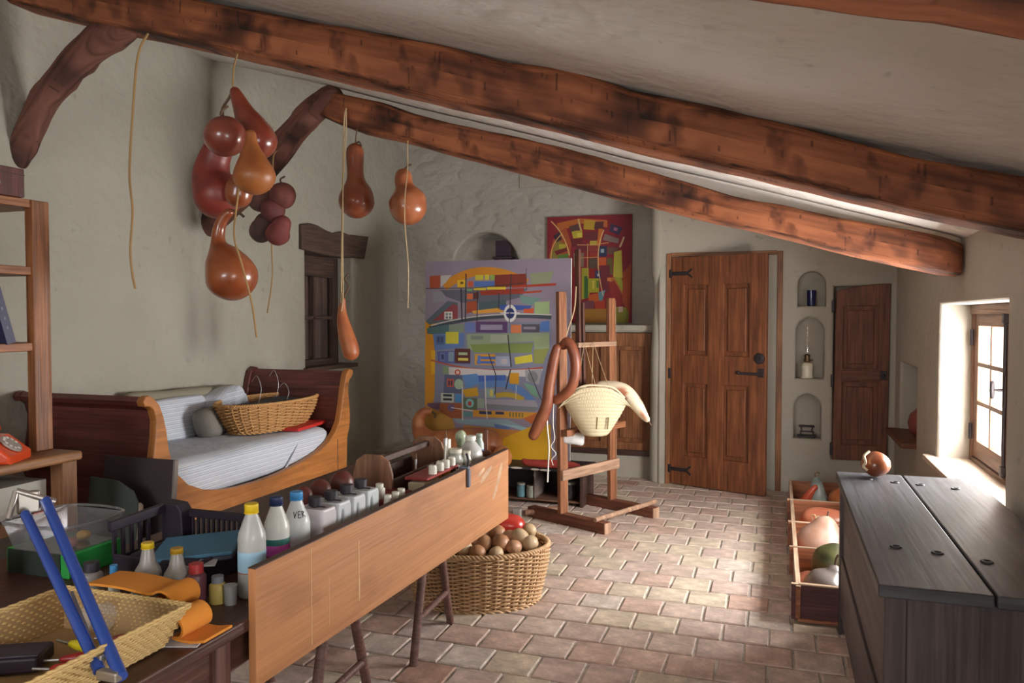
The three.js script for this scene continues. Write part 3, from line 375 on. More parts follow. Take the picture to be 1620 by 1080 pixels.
// ---------------------------------------------------------------- desk and open shelf unit at the left edge
{
  const d = thing('desk', 'low honey coloured desk below the open shelf at the left edge', 'desk', -3.1, 0, -2.2);
  mesh('desk_top', span(-0.58, 0.33, 0.845, 0.885, -0.355, 1.2, { r: 0.014, s: 2 }), W.desk, d);
  for (const [x, z] of [[0.28, -0.3], [-0.53, -0.3], [0.28, 1.14], [-0.53, 1.14]]) mesh('leg', span(x - 0.035, x + 0.035, 0, 0.846, z - 0.035, z + 0.035), W.desk, d);
  mesh('lower_rail', span(0.25, 0.3, 0.6, 0.645, -0.27, 1.11), W.desk, d); mesh('lower_board', span(-0.53, 0.255, 0.6, 0.62, -0.3, 1.14), W.desk, d);
  const s = thing('shelf_unit', 'tall open wooden shelf unit standing on the desk', 'shelf', -3.1, 0.885, -2.2);
  for (const [x, z] of [[0.158, -0.295], [-0.5, -0.295], [0.158, 0.9], [-0.5, 0.9]]) mesh('post', span(x - 0.022, x + 0.022, 0, 1.045, z - 0.045, z + 0.035), W.shelf, s);
  for (const y of [0.42, 0.735, 1.012]) mesh('shelf_board', span(-0.52, 0.17, y, y + 0.035, -0.33, 0.93), W.shelf, s);
  const b = thing('tool_box', 'small dark red wooden box on top of the shelf unit', 'box', -3.06, 1.932, -2.29); mesh('box_body', bx(0.3, 0.115, 0.26, 0, 0.0575, 0), wood(0.16, 0.045, 0.04, 0.5), b); mesh('box_handle', tube([[0.152, 0.045, -0.02], [0.17, 0.05, 0.0], [0.17, 0.05, 0.06], [0.152, 0.045, 0.08]], 0.005), steel, b); mesh('lid_line', span(-0.151, 0.152, 0.088, 0.091, -0.131, 0.131, { r: 0.001 }), W.dark, b);
  const k = thing('leaning_book', 'dark blue book leaning on the lower shelf of the shelf unit', 'book', -3.02, 1.34, -2.36); mesh('cover', [bx(0.19, 0.27, 0.004, 0, 0.135, 0.018, { r: 0.001 }), bx(0.19, 0.27, 0.004, 0, 0.135, -0.018, { r: 0.001 }), bx(0.004, 0.27, 0.04, 0.095, 0.135, 0, { r: 0.001 })], mat(0.025, 0.025, 0.07, 0.5), k); mesh('pages', bx(0.18, 0.262, 0.032, 0, 0.135, 0, { r: 0.001 }), mat(0.7, 0.66, 0.55, 0.9), k); for (const y of [0.06, 0.1, 0.14]) mesh('spine_print', span(0.0965, 0.098, y, y + 0.012, -0.004, 0.004, { r: 0.0004 }), mat(0.16, 0.16, 0.2, 0.6), k); k.rotation.set(0.28, 0, 0);
  const ph = thing('telephone', 'orange red rotary dial telephone on the desk', 'telephone', -2.9, 0.885, -2.24, 0.5); const red = pmat(0.72, 0.07, 0.015, 0.3, { clearcoat: 0.4 });
  mesh('telephone_body', place(prism([[-0.11, 0], [0.11, 0], [0.11, 0.03], [0.03, 0.095], [-0.06, 0.1], [-0.11, 0.06]], 0.2, { bevel: 0.012, bs: 3 }), 0, 0, -0.1), red, ph); const rot = (g) => place(g, 0.074, 0.066, 0, 0, 0, -0.69);
  const dial = mesh('dial', [rot(cyl(0.045, 0.043, 0.008, 0, 0.002, 0))], mat(0.35, 0.3, 0.26, 0.4), ph); mesh('finger_holes', Array.from({ length: 9 }, (_, i) => rot(cyl(0.006, 0.006, 0.003, 0.032 * Math.cos(i * 0.6), 0.0065, 0.032 * Math.sin(i * 0.6), { n: 10 }))), mat(0.75, 0.7, 0.65, 0.5), dial).userData.kind = 'stuff';
  mesh('handset', sweep([[-0.03, 0.1, -0.12, 0.028], [-0.03, 0.12, -0.09, 0.024], [-0.03, 0.138, 0, 0.018], [-0.03, 0.12, 0.09, 0.024], [-0.03, 0.1, 0.12, 0.028]], { seg: 24, rad: 14 }), red, ph); mesh('foot', span(-0.1, 0.1, -0.001, 0.006, -0.09, 0.09), W.black, ph);
  const wb = thing('white_box', 'white cardboard box on the lower board of the desk', 'box', -2.99, 0.646, -2.33); mesh('box_body', bx(0.24, 0.13, 0.26, 0, 0.065, 0, { r: 0.003 }), mat(0.62, 0.62, 0.56, 0.8), wb); mesh('print_dot', bx(0.002, 0.01, 0.014, 0.121, 0.06, 0.03, { r: 0.001 }), mat(0.12, 0.06, 0.12, 0.8), wb);
  tag(mesh('red_lighter', place(boxUV(new RoundedBoxGeometry(0.02, 0.016, 0.06, 1, 0.003)), -2.83, 0.653, -2.4), mat(0.5, 0.03, 0.02, 0.4)), 'tiny red lighter on the lower rail of the desk', 'lighter');
  tag(mesh('dark_bundle', place(boxUV(soft(0.4, 0.14, 0.5, 0.06, 0.03, 8, 17)), -3.1, 0.69, -1.85), mat(0.035, 0.03, 0.045, 0.8)), 'dark cloth bundle beside the white box under the desk top', 'bundle');
}

// ---------------------------------------------------------------- dark work table, trestle table, plywood board
{
  const t = thing('work_table', 'dark wooden work table in the near left corner', 'table', -1.75, 0, -1.2);
  mesh('table_top', span(-0.52, 0.515, 0.668, 0.7, -0.7, 0.75, { r: 0.006 }), W.table, t); mesh('apron', span(0.45, 0.475, 0.57, 0.668, -0.62, 0.68), W.table, t); mesh('apron', span(-0.47, -0.445, 0.57, 0.668, -0.62, 0.68), W.table, t); mesh('apron', span(-0.44, 0.445, 0.57, 0.668, -0.62, -0.595), W.table, t);
  for (const [x, z] of [[0.46, -0.36], [-0.46, -0.6], [0.46, 0.62], [-0.46, 0.62]]) mesh('leg', span(x - 0.027, x + 0.027, 0, 0.668, z - 0.027, z + 0.027), W.trestle, t);
  const u = thing('trestle_table', 'long plank table on round trestles behind the plywood board', 'table', -1.63, 0, -2.73);
  mesh('table_top', span(-0.4, 0.385, 0.668, 0.7, -0.8, 0.81, { r: 0.004 }), W.table, u);
  for (const zc of [-0.42, 0.36]) { mesh('trestle_beam', span(-0.36, 0.33, 0.6, 0.668, zc - 0.03, zc + 0.03), W.trestle, u); for (const x of [0.2, -0.24]) { mesh('leg', rod([x + 0.015, 0, zc + 0.235], [x - 0.005, 0.62, zc + 0.03], 0.0175, 0.02), W.trestle, u); mesh('leg', rod([x - 0.02, 0, zc - 0.24], [x - 0.005, 0.62, zc - 0.03], 0.0175, 0.02), W.trestle, u); mesh('stretcher', rod([x + 0.005, 0.17, zc + 0.175], [x - 0.015, 0.17, zc - 0.18], 0.014), W.trestle, u); } }
  const b = thing('plywood_board', 'long warm plywood board standing on edge along the table side', 'board', -1.233, 0.48, -2.585);
  const face = [[-0.965, 0.0], [0.965, 0.048], [0.965, 0.345], [-0.965, 0.333]];
  const sheet = mesh('sheet', zy(prism(face, 0.022, { bevel: 0.002, ax: 0 }), 0.018), W.ply, b);
  mesh('top_edge', zy(prism([[-0.965, 0.333], [0.965, 0.345], [0.965, 0.348], [-0.965, 0.336]], 0.022, { ax: 0 }), 0.018), W.plyEdge, sheet);
  const smear = mat(0.58, 0.4, 0.27, 0.8, { map: T.mottle }); for (const [z, y, l, w, a] of [[-0.78, 0.17, 0.1, 0.03, 0.7], [-0.66, 0.27, 0.16, 0.03, 0.3], [-0.84, 0.24, 0.12, 0.04, 0.9], [-0.6, 0.29, 0.1, 0.02, 0.25]]) mesh('paint_smear', place(boxUV(new THREE.SphereGeometry(0.5, 14, 8).scale(0.0012, w, l)), 0.018, y, z, a), smear, sheet);
  for (const [z, w, y0, y1] of [[0.46, 0.006, 0.09, 0.28], [0.455, 0.004, 0.1, 0.16], [0.72, 0.004, 0.06, 0.33], [0.63, 0.003, 0.08, 0.22]]) mesh('drip_line', span(0.0176, 0.0187, y0, y1, z - w / 2, z + w / 2, { r: 0.0004 }), mat(0.6, 0.36, 0.18, 0.7), sheet);
  const c = thing('iron_clamp', 'dark iron clamp hooked over the far end of the plywood board', 'clamp', -1.222, 0.78, -3.02);
  mesh('clamp_jaw', [bx(0.012, 0.075, 0.022, 0.014, -0.002, 0, { r: 0.004 }), bx(0.04, 0.014, 0.022, -0.004, 0.041, 0, { r: 0.004 }), bx(0.012, 0.05, 0.022, -0.021, 0.016, 0, { r: 0.004 })], mat(0.12, 0.14, 0.19, 0.5), c); mesh('clamp_lever', tube([[0.01, 0.045, 0.004], [0.014, 0.075, 0.006], [0.004, 0.1, 0.0]], 0.005), iron, c);
}

// ---------------------------------------------------------------- grey chest at the right
{
  const c = thing('blanket_chest', 'large grey wooden chest with two board lid in the right foreground', 'chest', 0.525, 0, -3.09);
  const x0 = -0.263, x1 = 0.3, z0 = -0.81, z1 = 0.81, H = 0.735;
  const lidLeft = mesh('lid_board', span(x0, x0 + 0.274, H - 0.035, H, z0, z1, { r: 0.006, s: 2 }), W.chest, c); const lidRight = mesh('lid_board', span(x0 + 0.279, x1, H - 0.035, H, z0, z1, { r: 0.006, s: 2 }), W.chest, c);
  const knot = mat(0.035, 0.03, 0.035, 0.6); for (const [x, z] of [[-0.14, -0.66], [-0.04, -0.62], [0.055, -0.6], [0.18, -0.56], [-0.17, 0.42], [-0.06, 0.45], [0.06, 0.5]]) { mesh('bolt_hole', place(clean(new THREE.TorusGeometry(0.013, 0.005, 6, 18).rotateX(Math.PI / 2)), x, H + 0.0005, z), knot, x > 0.01 ? lidRight : lidLeft); }
  mesh('end_panel', [span(x0 + 0.05, x1 - 0.03, 0.09, H - 0.035, z1 - 0.055, z1 - 0.03)], W.chestSide, c); mesh('end_panel', [span(x0 + 0.03, x1 - 0.03, 0.09, H - 0.035, z0 + 0.03, z0 + 0.055)], W.chestSide, c);
  mesh('side_panel', span(x0 + 0.032, x0 + 0.055, 0.09, H - 0.035, z0 + 0.06, z1 - 0.06), W.chestSide, c); mesh('side_panel', span(x1 - 0.055, x1 - 0.03, 0.09, H - 0.035, z0 + 0.06, z1 - 0.06), W.chestSide, c);
  for (const x of [x0 + 0.045, x1 - 0.045]) for (const z of [z0 + 0.045, z1 - 0.045]) mesh('corner_post', span(x - 0.028, x + 0.028, 0, H - 0.035, z - 0.028, z + 0.028), W.chestSide, c);
  mesh('skirt_board', span(x0 + 0.022, x0 + 0.04, 0.1, 0.36, z0 + 0.07, z1 - 0.07), W.chestSide, c); mesh('bottom_board', span(x0 + 0.05, x1 - 0.05, 0.1, 0.12, z0 + 0.06, z1 - 0.06), W.chestSide, c);
  const holed = gourd('round orange gourd with a broken hole, on the far end of the chest', [[0.42, 0.738, -3.81, 0.05], [0.42, 0.79, -3.81, 0.062], [0.415, 0.85, -3.81, 0.05]], G.brown, 'gloss', null, { seg: 26 });
  mesh('broken_rim', place(tube([[0.005, 0.05, -0.01], [-0.018, 0.03, 0.01], [-0.012, 0.005, 0.018], [-0.02, -0.015, 0.01], [-0.005, -0.03, 0.02]], 0.006, 6), -0.035, 0.067, 0.045), mat(0.72, 0.6, 0.42, 0.8), holed);
}

// ---------------------------------------------------------------- long divided crate with ornamental gourds
{
  const c = thing('gourd_crate', 'long wooden crate with dividers beside the chest', 'crate', 0.33, 0, -5.15, 0.0);
  const a = -0.235, b = 0.26, n = 1.26, h = 0.185;
  for (const x of [a, b - 0.022]) { const q = mesh('side_board', span(x, x + 0.022, 0.03, h - 0.004, -n, n), W.crate, c); mesh('pale_top_edge', span(x, x + 0.022, h - 0.004, h, -n, n, { r: 0.001 }), W.crateTop, q); } mesh('bottom_board', span(a + 0.01, b - 0.01, 0.015, 0.03, -n, n), W.crate, c);
  for (const z of [1.235, 0.6, 0.04, -0.58]) { const q = mesh('divider', span(a - 0.02, b, z > 1 ? 0.02 : 0.03, h, z - 0.01, z + 0.01), z > 1 ? wood(0.14, 0.04, 0.045, 0.55) : W.crate, c); mesh('pale_top_edge', span(a - 0.02, b, h, h + 0.005, z - 0.01, z + 0.01, { r: 0.001 }), W.crateTop, q); }
  mesh('end_board', span(a, b, 0.02, h, -n, -n + 0.02), W.crate, c); mesh('top_strip', span(a + 0.012, b, h, h + 0.008, 1.22, 1.246), W.crateTop, c);
  mesh('corner_block', span(a - 0.012, a + 0.01, 0.02, 0.11, 1.15, 1.22), W.dark, c); mesh('foot', span(a + 0.02, b - 0.02, 0, 0.016, 1.0, 1.08), W.dark, c); mesh('foot', span(a + 0.02, b - 0.02, 0, 0.016, -1.08, -1.0), W.dark, c);
  gourd('small red gourd with a crooked neck at the far end of the crate', [[0.190, 0.035, -5.980, 0.03], [0.200, 0.09, -6.000, 0.065], [0.215, 0.15, -5.980, 0.035], [0.250, 0.21, -5.970, 0.022], [0.280, 0.245, -5.970, 0.018]], [[0.34, 0.04, 0.02], [0.42, 0.07, 0.03]], 'gloss', null);
  gourd('grey green pear gourd in the far compartment of the crate', [[0.290, 0.04, -6.030, 0.05], [0.290, 0.1, -6.030, 0.085], [0.285, 0.17, -6.040, 0.06], [0.280, 0.25, -6.060, 0.04], [0.275, 0.29, -6.060, 0.025]], [[0.1, 0.13, 0.12], [0.22, 0.25, 0.22]], 'gloss', [[0.275, 0.285, -6.060, 0], [0.270, 0.31, -6.060, 0], [0.285, 0.325, -6.060, 0], [0.300, 0.315, -6.060, 0]]);
  gourd('round orange pumpkin half hidden by the chest in the far compartment', [[0.470, 0.033, -5.980, 0.05], [0.470, 0.1, -5.980, 0.115], [0.470, 0.18, -5.980, 0.11], [0.470, 0.25, -5.980, 0.05]], G.orange, 'satin', [[0.470, 0.245, -5.980, 0], [0.465, 0.27, -5.980, 0]], { rib: 0.02, ribs: 9 });
  gourd('long salmon pink squash lying in the second compartment', [[0.150, 0.11, -5.420, 0.06], [0.240, 0.125, -5.420, 0.085], [0.340, 0.125, -5.420, 0.085], [0.450, 0.12, -5.420, 0.07]], [[0.4, 0.11, 0.06], [0.5, 0.17, 0.09]], 'gloss', null, { rib: 0.03, ribs: 5 });
  tag(mesh('raffia_bow', [tube([[0.225, 0.19, -5.12], [0.21, 0.23, -5.12], [0.23, 0.235, -5.11], [0.235, 0.2, -5.11], [0.24, 0.165, -5.095]], 0.004), tube([[0.23, 0.22, -5.11], [0.252, 0.232, -5.11], [0.248, 0.2, -5.1], [0.252, 0.17, -5.095]], 0.004)], paleCord), 'pale raffia bow tied on the crate divider', 'bow');
  gourd('big pale pink pointed gourd in the middle of the crate', [[0.260, 0.035, -4.850, 0.06], [0.260, 0.1, -4.850, 0.15], [0.265, 0.17, -4.850, 0.14], [0.275, 0.24, -4.850, 0.08], [0.285, 0.3, -4.850, 0.03]], [[0.4, 0.22, 0.15], [0.52, 0.33, 0.26]], 'gloss', [[0.285, 0.295, -4.850, 0], [0.290, 0.325, -4.850, 0]]);
  gourd('dark olive green round gourd in the crate', [[0.290, 0.035, -4.400, 0.06], [0.290, 0.12, -4.400, 0.105], [0.295, 0.2, -4.400, 0.1], [0.300, 0.265, -4.400, 0.05]], [[0.035, 0.038, 0.012], [0.08, 0.08, 0.02]], 'satin', null);
  gourd('grey silvery gourd with pointed stem nearest in the crate', [[0.250, 0.035, -4.130, 0.06], [0.250, 0.1, -4.130, 0.12], [0.260, 0.155, -4.120, 0.1], [0.275, 0.2, -4.120, 0.045], [0.280, 0.235, -4.120, 0.02]], [[0.11, 0.09, 0.08], [0.19, 0.16, 0.145]], 'gloss', [[0.280, 0.23, -4.120, 0], [0.285, 0.265, -4.120, 0], [0.295, 0.285, -4.120, 0]]);
  gourd('small dark red pumpkin left behind the silvery gourd in the crate', [[0.170, 0.033, -4.320, 0.04], [0.170, 0.08, -4.320, 0.075], [0.170, 0.13, -4.320, 0.05]], [[0.22, 0.07, 0.04], [0.3, 0.1, 0.05]], 'satin', null);
}

// ---------------------------------------------------------------- hanging gourds and cords
function cord(label, pts, r = 0.006, m = cordM, group) { return tag(mesh('hanging_cord', tube(pts, r * 0.75, 6, pts.length * 8), m), label, 'cord', group); }
cord('long knotted cord hanging alone at the left end of the long beam', [[-2.845, 2.79, -3.03], [-2.86, 2.7, -2.99], [-2.885, 2.4, -2.97], [-2.9, 2.1, -2.96], [-2.885, 1.95, -2.96], [-2.902, 1.75, -2.96], [-2.89, 1.64, -2.96], [-2.876, 1.58, -2.96]], 0.0075);
cord('cord carrying the big gourd cluster under the long beam', [[-2.34, 2.64, -3.03], [-2.33, 2.56, -2.99], [-2.3, 2.4, -2.95], [-2.25, 2.2, -2.93], [-2.225, 2.0, -2.88], [-2.225, 1.9, -2.86], [-2.18, 1.78, -2.79], [-2.14, 1.68, -2.78], [-2.14, 1.5, -2.85], [-2.155, 1.358, -2.9]], 0.006);
gourd('dark red bottle gourd with upright tapering neck, top of the gourd cluster', [[-2.302, 2.465, -2.95, 0.02], [-2.28, 2.42, -2.95, 0.03], [-2.245, 2.35, -2.95, 0.046], [-2.21, 2.285, -2.95, 0.07], [-2.185, 2.225, -2.95, 0.09], [-2.165, 2.14, -2.95, 0.09]], G.red, 'gloss', [[-2.302, 2.46, -2.95, 0], [-2.315, 2.42, -2.94, 0], [-2.335, 2.37, -2.92, 0], [-2.32, 2.33, -2.9, 0]]);
gourd('round dark red ball gourd at the upper left of the gourd cluster', [[-2.245, 2.295, -2.8, 0.088], [-2.229, 2.215, -2.8, 0.09], [-2.215, 2.128, -2.8, 0.088]], [[0.18, 0.035, 0.022], [0.24, 0.055, 0.03]], 'gloss', [[-2.245, 2.29, -2.8, 0], [-2.255, 2.32, -2.81, 0], [-2.245, 2.35, -2.84, 0]], { seg: 30 });
gourd('largest long dark red gourd hanging at the left of the cluster', [[-2.4, 2.25, -3.0, 0.06], [-2.452, 2.16, -3.0, 0.072], [-2.463, 2.09, -3.0, 0.088], [-2.43, 2.01, -3.0, 0.112], [-2.37, 1.915, -3.0, 0.112]], [[0.14, 0.02, 0.017], [0.24, 0.035, 0.022]], 'satin', null);
gourd('orange onion shaped gourd with short neck in front of the cluster', [[-2.085, 2.225, -2.78, 0.02], [-2.083, 2.17, -2.78, 0.027], [-2.078, 2.12, -2.78, 0.05], [-2.07, 2.04, -2.78, 0.086], [-2.062, 1.955, -2.78, 0.086]], [[0.28, 0.075, 0.018], [0.36, 0.12, 0.03]], 'satin', null);
gourd('brown gourd at the lower right edge behind the orange onion gourd', [[-2.25, 2.07, -2.93, 0.05], [-2.26, 2.01, -2.93, 0.06], [-2.28, 1.93, -2.93, 0.055]], G.brown, 'gloss', null);
gourd('shiny brown long necked gourd hanging lowest under the cluster', [[-2.275, 1.915, -2.9, 0.016], [-2.32, 1.885, -2.9, 0.024], [-2.348, 1.83, -2.9, 0.027], [-2.35, 1.77, -2.9, 0.036], [-2.325, 1.71, -2.9, 0.08], [-2.285, 1.63, -2.9, 0.112], [-2.245, 1.525, -2.9, 0.11]], [[0.23, 0.05, 0.015], [0.3, 0.08, 0.025]], 'gloss', [[-2.275, 1.915, -2.9, 0], [-2.245, 1.905, -2.9, 0], [-2.215, 1.885, -2.9, 0]], { seg: 56 });
// small dark cluster on the brace
cord('cord with the bunch of small dark gourds hanging from the log brace', [[-3.11, 2.53, -4.42], [-3.11, 2.5, -4.385], [-3.1, 2.3, -4.36], [-3.11, 2.12, -4.38], [-3.13, 1.95, -4.38], [-3.13, 1.7, -4.38], [-3.17, 1.47, -4.38]], 0.0065);
[['small dark gourd at the left top of the bunch on the brace', -3.2, 2.211, 0.082, G.dark, 0], ['small dark red gourd at the right top of the bunch on the brace', -3.015, 2.222, 0.085, [[0.12, 0.03, 0.025], [0.18, 0.05, 0.035]], 0.02], ['small dark gourd in the middle of the bunch on the brace', -3.075, 2.13, 0.078, [[0.1, 0.025, 0.025], [0.16, 0.04, 0.035]], 0.04], ['small blackish peanut shaped gourd at the lower left of the bunch', -3.185, 2.03, 0.072, [[0.06, 0.035, 0.035], [0.13, 0.06, 0.045]], 0], ['small dark red gourd lowest at the right of the bunch', -3.035, 2.005, 0.072, [[0.14, 0.025, 0.025], [0.2, 0.045, 0.035]], 0.03]].forEach(([l, x, y, r, c, dz], i) => gourd(l, i > 2 ? [[x + 0.035, y + 0.09, -4.36 + dz, r * 0.85], [x + 0.015, y + 0.03, -4.36 + dz, r * 0.85], [x - 0.01, y - 0.02, -4.36 + dz, r * 1.05], [x - 0.03, y - 0.1, -4.36 + dz, r]] : [[x, y + r, -4.36 + dz, r], [x, y, -4.36 + dz, r], [x, y - r, -4.36 + dz, r]], c, 'matt', i === 1 ? [[x, y + 0.06, -4.35, 0], [x - 0.025, y + 0.105, -4.35, 0], [x + 0.01, y + 0.125, -4.35, 0]] : null, { lump: 0.1, s: i, seg: 26, rad: 16 }));
// single gourds under the second beam
cord('doubled pale cord down to the slender club gourd before the old window', [[-2.59, 2.76, -4.41], [-2.592, 2.72, -4.395], [-2.606, 2.3, -4.39], [-2.617, 1.9, -4.39], [-2.612, 1.53, -4.37]], 0.007, paleCord);
cord('thinner right strand of the doubled cord before the old window', [[-2.585, 2.74, -4.4], [-2.58, 2.6, -4.39], [-2.568, 2.3, -4.33], [-2.575, 1.9, -4.33], [-2.6, 1.55, -4.37], [-2.605, 1.48, -4.36]], 0.006, paleCord);
gourd('slender orange club shaped gourd hanging low before the old window', [[-2.625, 1.57, -4.42, 0.013], [-2.636, 1.48, -4.42, 0.028], [-2.625, 1.4, -4.42, 0.042], [-2.6, 1.31, -4.42, 0.052], [-2.58, 1.25, -4.42, 0.054], [-2.565, 1.17, -4.42, 0.05]], [[0.33, 0.085, 0.025], [0.4, 0.12, 0.035]], 'satin', [[-2.625, 1.56, -4.42, 0], [-2.6, 1.59, -4.4, 0], [-2.575, 1.63, -4.4, 0], [-2.6, 1.69, -4.4, 0], [-2.575, 1.72, -4.4, 0]]);
cord('short dark cord of the tall bottle gourd under the second beam', [[-2.54, 2.66, -4.47], [-2.54, 2.62, -4.45], [-2.544, 2.53, -4.44]], 0.006, stemM);
gourd('tall reddish bottle gourd hanging under the second beam', [[-2.544, 2.545, -4.44, 0.05], [-2.547, 2.47, -4.44, 0.056], [-2.546, 2.38, -4.44, 0.052], [-2.543, 2.31, -4.44, 0.06], [-2.538, 2.24, -4.44, 0.1], [-2.538, 2.175, -4.44, 0.114], [-2.538, 2.07, -4.44, 0.11]], [[0.22, 0.05, 0.02], [0.29, 0.08, 0.03]], 'gloss', [[-2.544, 2.54, -4.44, 0], [-2.51, 2.548, -4.43, 0], [-2.495, 2.52, -4.43, 0]]);
cord('thin cord with a long loose tail at the two bulbed gourd', [[-2.19, 2.55, -4.47], [-2.185, 2.5, -4.45], [-2.17, 2.37, -4.42], [-2.13, 2.15, -4.3], [-2.14, 2.0, -4.32], [-2.148, 1.75, -4.38], [-2.152, 1.5, -4.38]], 0.005, paleCord);
gourd('squat two bulbed tan gourd hanging right of the bottle gourd', [[-2.2, 2.365, -4.44, 0.05], [-2.209, 2.297, -4.44, 0.056], [-2.2, 2.25, -4.44, 0.062], [-2.185, 2.185, -4.44, 0.112], [-2.178, 2.13, -4.44, 0.116], [-2.172, 2.015, -4.44, 0.11]], [[0.3, 0.08, 0.03], [0.38, 0.12, 0.045]], 'gloss', [[-2.2, 2.36, -4.44, 0], [-2.17, 2.378, -4.43, 0], [-2.15, 2.385, -4.43, 0]], { rib: 0.025, ribs: 4 });

// ---------------------------------------------------------------- paintings
function P1(c, W_, H_) {                                               // large canvas: boats, windows and bands in ochre, blue, green
  const k = W_ / 757, j = H_ / 1054; c.setTransform(k, 0, 0, j, -38 * k, -75 * j);
  const poly = (col, ...p) => { c.fillStyle = col; c.beginPath(); c.moveTo(p[0], p[1]); for (let i = 2; i < p.length; i += 2) c.lineTo(p[i], p[i + 1]); c.closePath(); c.fill(); };
  const rc = (col, x, y, w, h) => { c.fillStyle = col; c.fillRect(x, y, w, h); }, ln = (col, w, ...p) => { c.strokeStyle = col; c.lineWidth = w; c.beginPath(); c.moveTo(p[0], p[1]); for (let i = 2; i < p.length; i += 2) c.lineTo(p[i], p[i + 1]); c.stroke(); };
  const cv = (col, w, x0, y0, a, b, x1, y1) => { c.strokeStyle = col; c.lineWidth = w; c.beginPath(); c.moveTo(x0, y0); c.quadraticCurveTo(a, b, x1, y1); c.stroke(); }, el = (col, x, y, a, b) => { c.fillStyle = col; c.beginPath(); c.ellipse(x, y, a, b, 0, 0, 7); c.fill(); };
  rc('#8d8090', 38, 75, 757, 1054); poly('#c98a1c', 38, 400, 100, 400, 110, 700, 80, 860, 38, 860); poly('#d9a522', 70, 560, 105, 560, 100, 690, 72, 690); poly('#7c7f94', 95, 420, 700, 400, 720, 860, 90, 860);
  poly('#8a9070', 590, 150, 710, 140, 690, 200, 600, 210); cv('#c98424', 46, 140, 215, 330, 60, 575, 200); poly('#a34a2c', 60, 155, 120, 150, 118, 218, 62, 222); poly('#b9b6b2', 120, 152, 180, 150, 150, 190, 122, 214);
  poly('#5d5f6c', 118, 232, 580, 228, 540, 275, 440, 300, 240, 300, 150, 265); poly('#7d3022', 410, 155, 570, 150, 575, 210, 410, 225); poly('#973524', 330, 238, 560, 225, 560, 255, 340, 262);
  rc('#d8ae22', 212, 178, 48, 40); rc('#5b4c1c', 228, 188, 16, 12); rc('#c9bb3a', 308, 152, 42, 28); rc('#c9bb3a', 358, 152, 22, 28); rc('#8aa84a', 386, 154, 24, 26); rc('#c65a3a', 268, 186, 28, 30); rc('#4f6fae', 302, 188, 108, 28); rc('#d7c02c', 300, 222, 64, 12); rc('#dcc432', 370, 218, 98, 14); rc('#6fa070', 264, 226, 28, 12); rc('#d2683c', 264, 252, 30, 30); rc('#5a2a2a', 298, 246, 28, 34);
  ln('#a63520', 12, 500, 218, 722, 208); ln('#a8402a', 10, 540, 250, 650, 243); poly('#8f8d96', 80, 240, 130, 240, 160, 290, 80, 300); poly('#55626a', 40, 400, 160, 290, 215, 300, 215, 385, 60, 420);
  poly('#8c3f45', 75, 400, 190, 305, 215, 320, 215, 385); rc('#d8d4cf', 142, 348, 44, 42); rc('#7d8a8a', 150, 356, 12, 12); rc('#7d8a8a', 168, 356, 12, 12); rc('#5d6a74', 150, 374, 12, 12); rc('#5d6a74', 168, 374, 12, 12);
  poly('#a24a2c', 262, 295, 320, 290, 320, 345, 262, 358); poly('#4a5c60', 325, 300, 470, 285, 470, 330, 325, 345); poly('#d69a3c', 290, 345, 440, 328, 460, 352, 300, 360); poly('#3c55a0', 430, 312, 600, 318, 590, 340, 440, 340); poly('#6f8e86', 540, 262, 650, 280, 600, 318, 545, 300); poly('#c5542c', 560, 335, 612, 332, 610, 358, 560, 356);
  poly('#9ab07e', 615, 300, 690, 295, 690, 360, 615, 362); cv('#3d4650', 22, 60, 440, 330, 350, 700, 378); cv('#c9c5bc', 6, 70, 425, 330, 345, 700, 366); poly('#4a6a6c', 46, 440, 160, 418, 200, 440, 160, 470, 50, 470);
  el('#dcdcd8', 491, 358, 33, 46); el('#27336e', 491, 358, 22, 28); ln('#d8d8d8', 5, 440, 356, 540, 356); ln('#32363c', 5, 491, 300, 486, 410);
  rc('#6a7ab4', 255, 405, 52, 54); rc('#5b3d6c', 312, 402, 165, 58); rc('#9a92ac', 336, 418, 116, 28); rc('#d57d4e', 496, 418, 52, 44); rc('#54505c', 552, 415, 90, 42); rc('#8d8894', 560, 428, 62, 14); poly('#4f74b2', 648, 402, 690, 395, 690, 452, 640, 452); rc('#7e8c7c', 168, 418, 80, 50);
  poly('#5e7ab0', 80, 470, 250, 462, 250, 540, 90, 560); rc('#4f648e', 98, 478, 46, 50); rc('#c6bf3c', 150, 458, 70, 64); rc('#3a4668', 106, 488, 10, 26); rc('#3a4668', 124, 488, 10, 26);
  poly('#8f9f82', 262, 470, 690, 458, 690, 500, 480, 512, 270, 560); rc('#75867a', 286, 478, 66, 20); rc('#a4ad9a', 388, 470, 92, 42); poly('#7c8d4c', 285, 525, 610, 512, 600, 565, 300, 568); poly('#97a67e', 610, 480, 690, 470, 690, 545, 615, 545); poly('#8f9450', 612, 548, 690, 540, 660, 620, 612, 620);
  poly('#54609a', 104, 565, 285, 556, 285, 632, 110, 626); rc('#6d78a4', 120, 570, 26, 46); rc('#3c4674', 126, 580, 16, 28); rc('#5a2e2c', 200, 548, 84, 78); rc('#9fb08a', 220, 568, 48, 14); rc('#cfc05a', 218, 598, 54, 14); rc('#7a93a4', 165, 566, 30, 52);
  rc('#c68f2c', 308, 575, 108, 58); rc('#4a66b0', 322, 588, 94, 14); rc('#4a66b0', 318, 612, 94, 14); rc('#5874b4', 322, 582, 16, 48); rc('#9aa2bc', 418, 585, 74, 52); el('#b9b0b4', 462, 612, 18, 16); poly('#cfc23a', 514, 590, 604, 572, 608, 612, 520, 626);
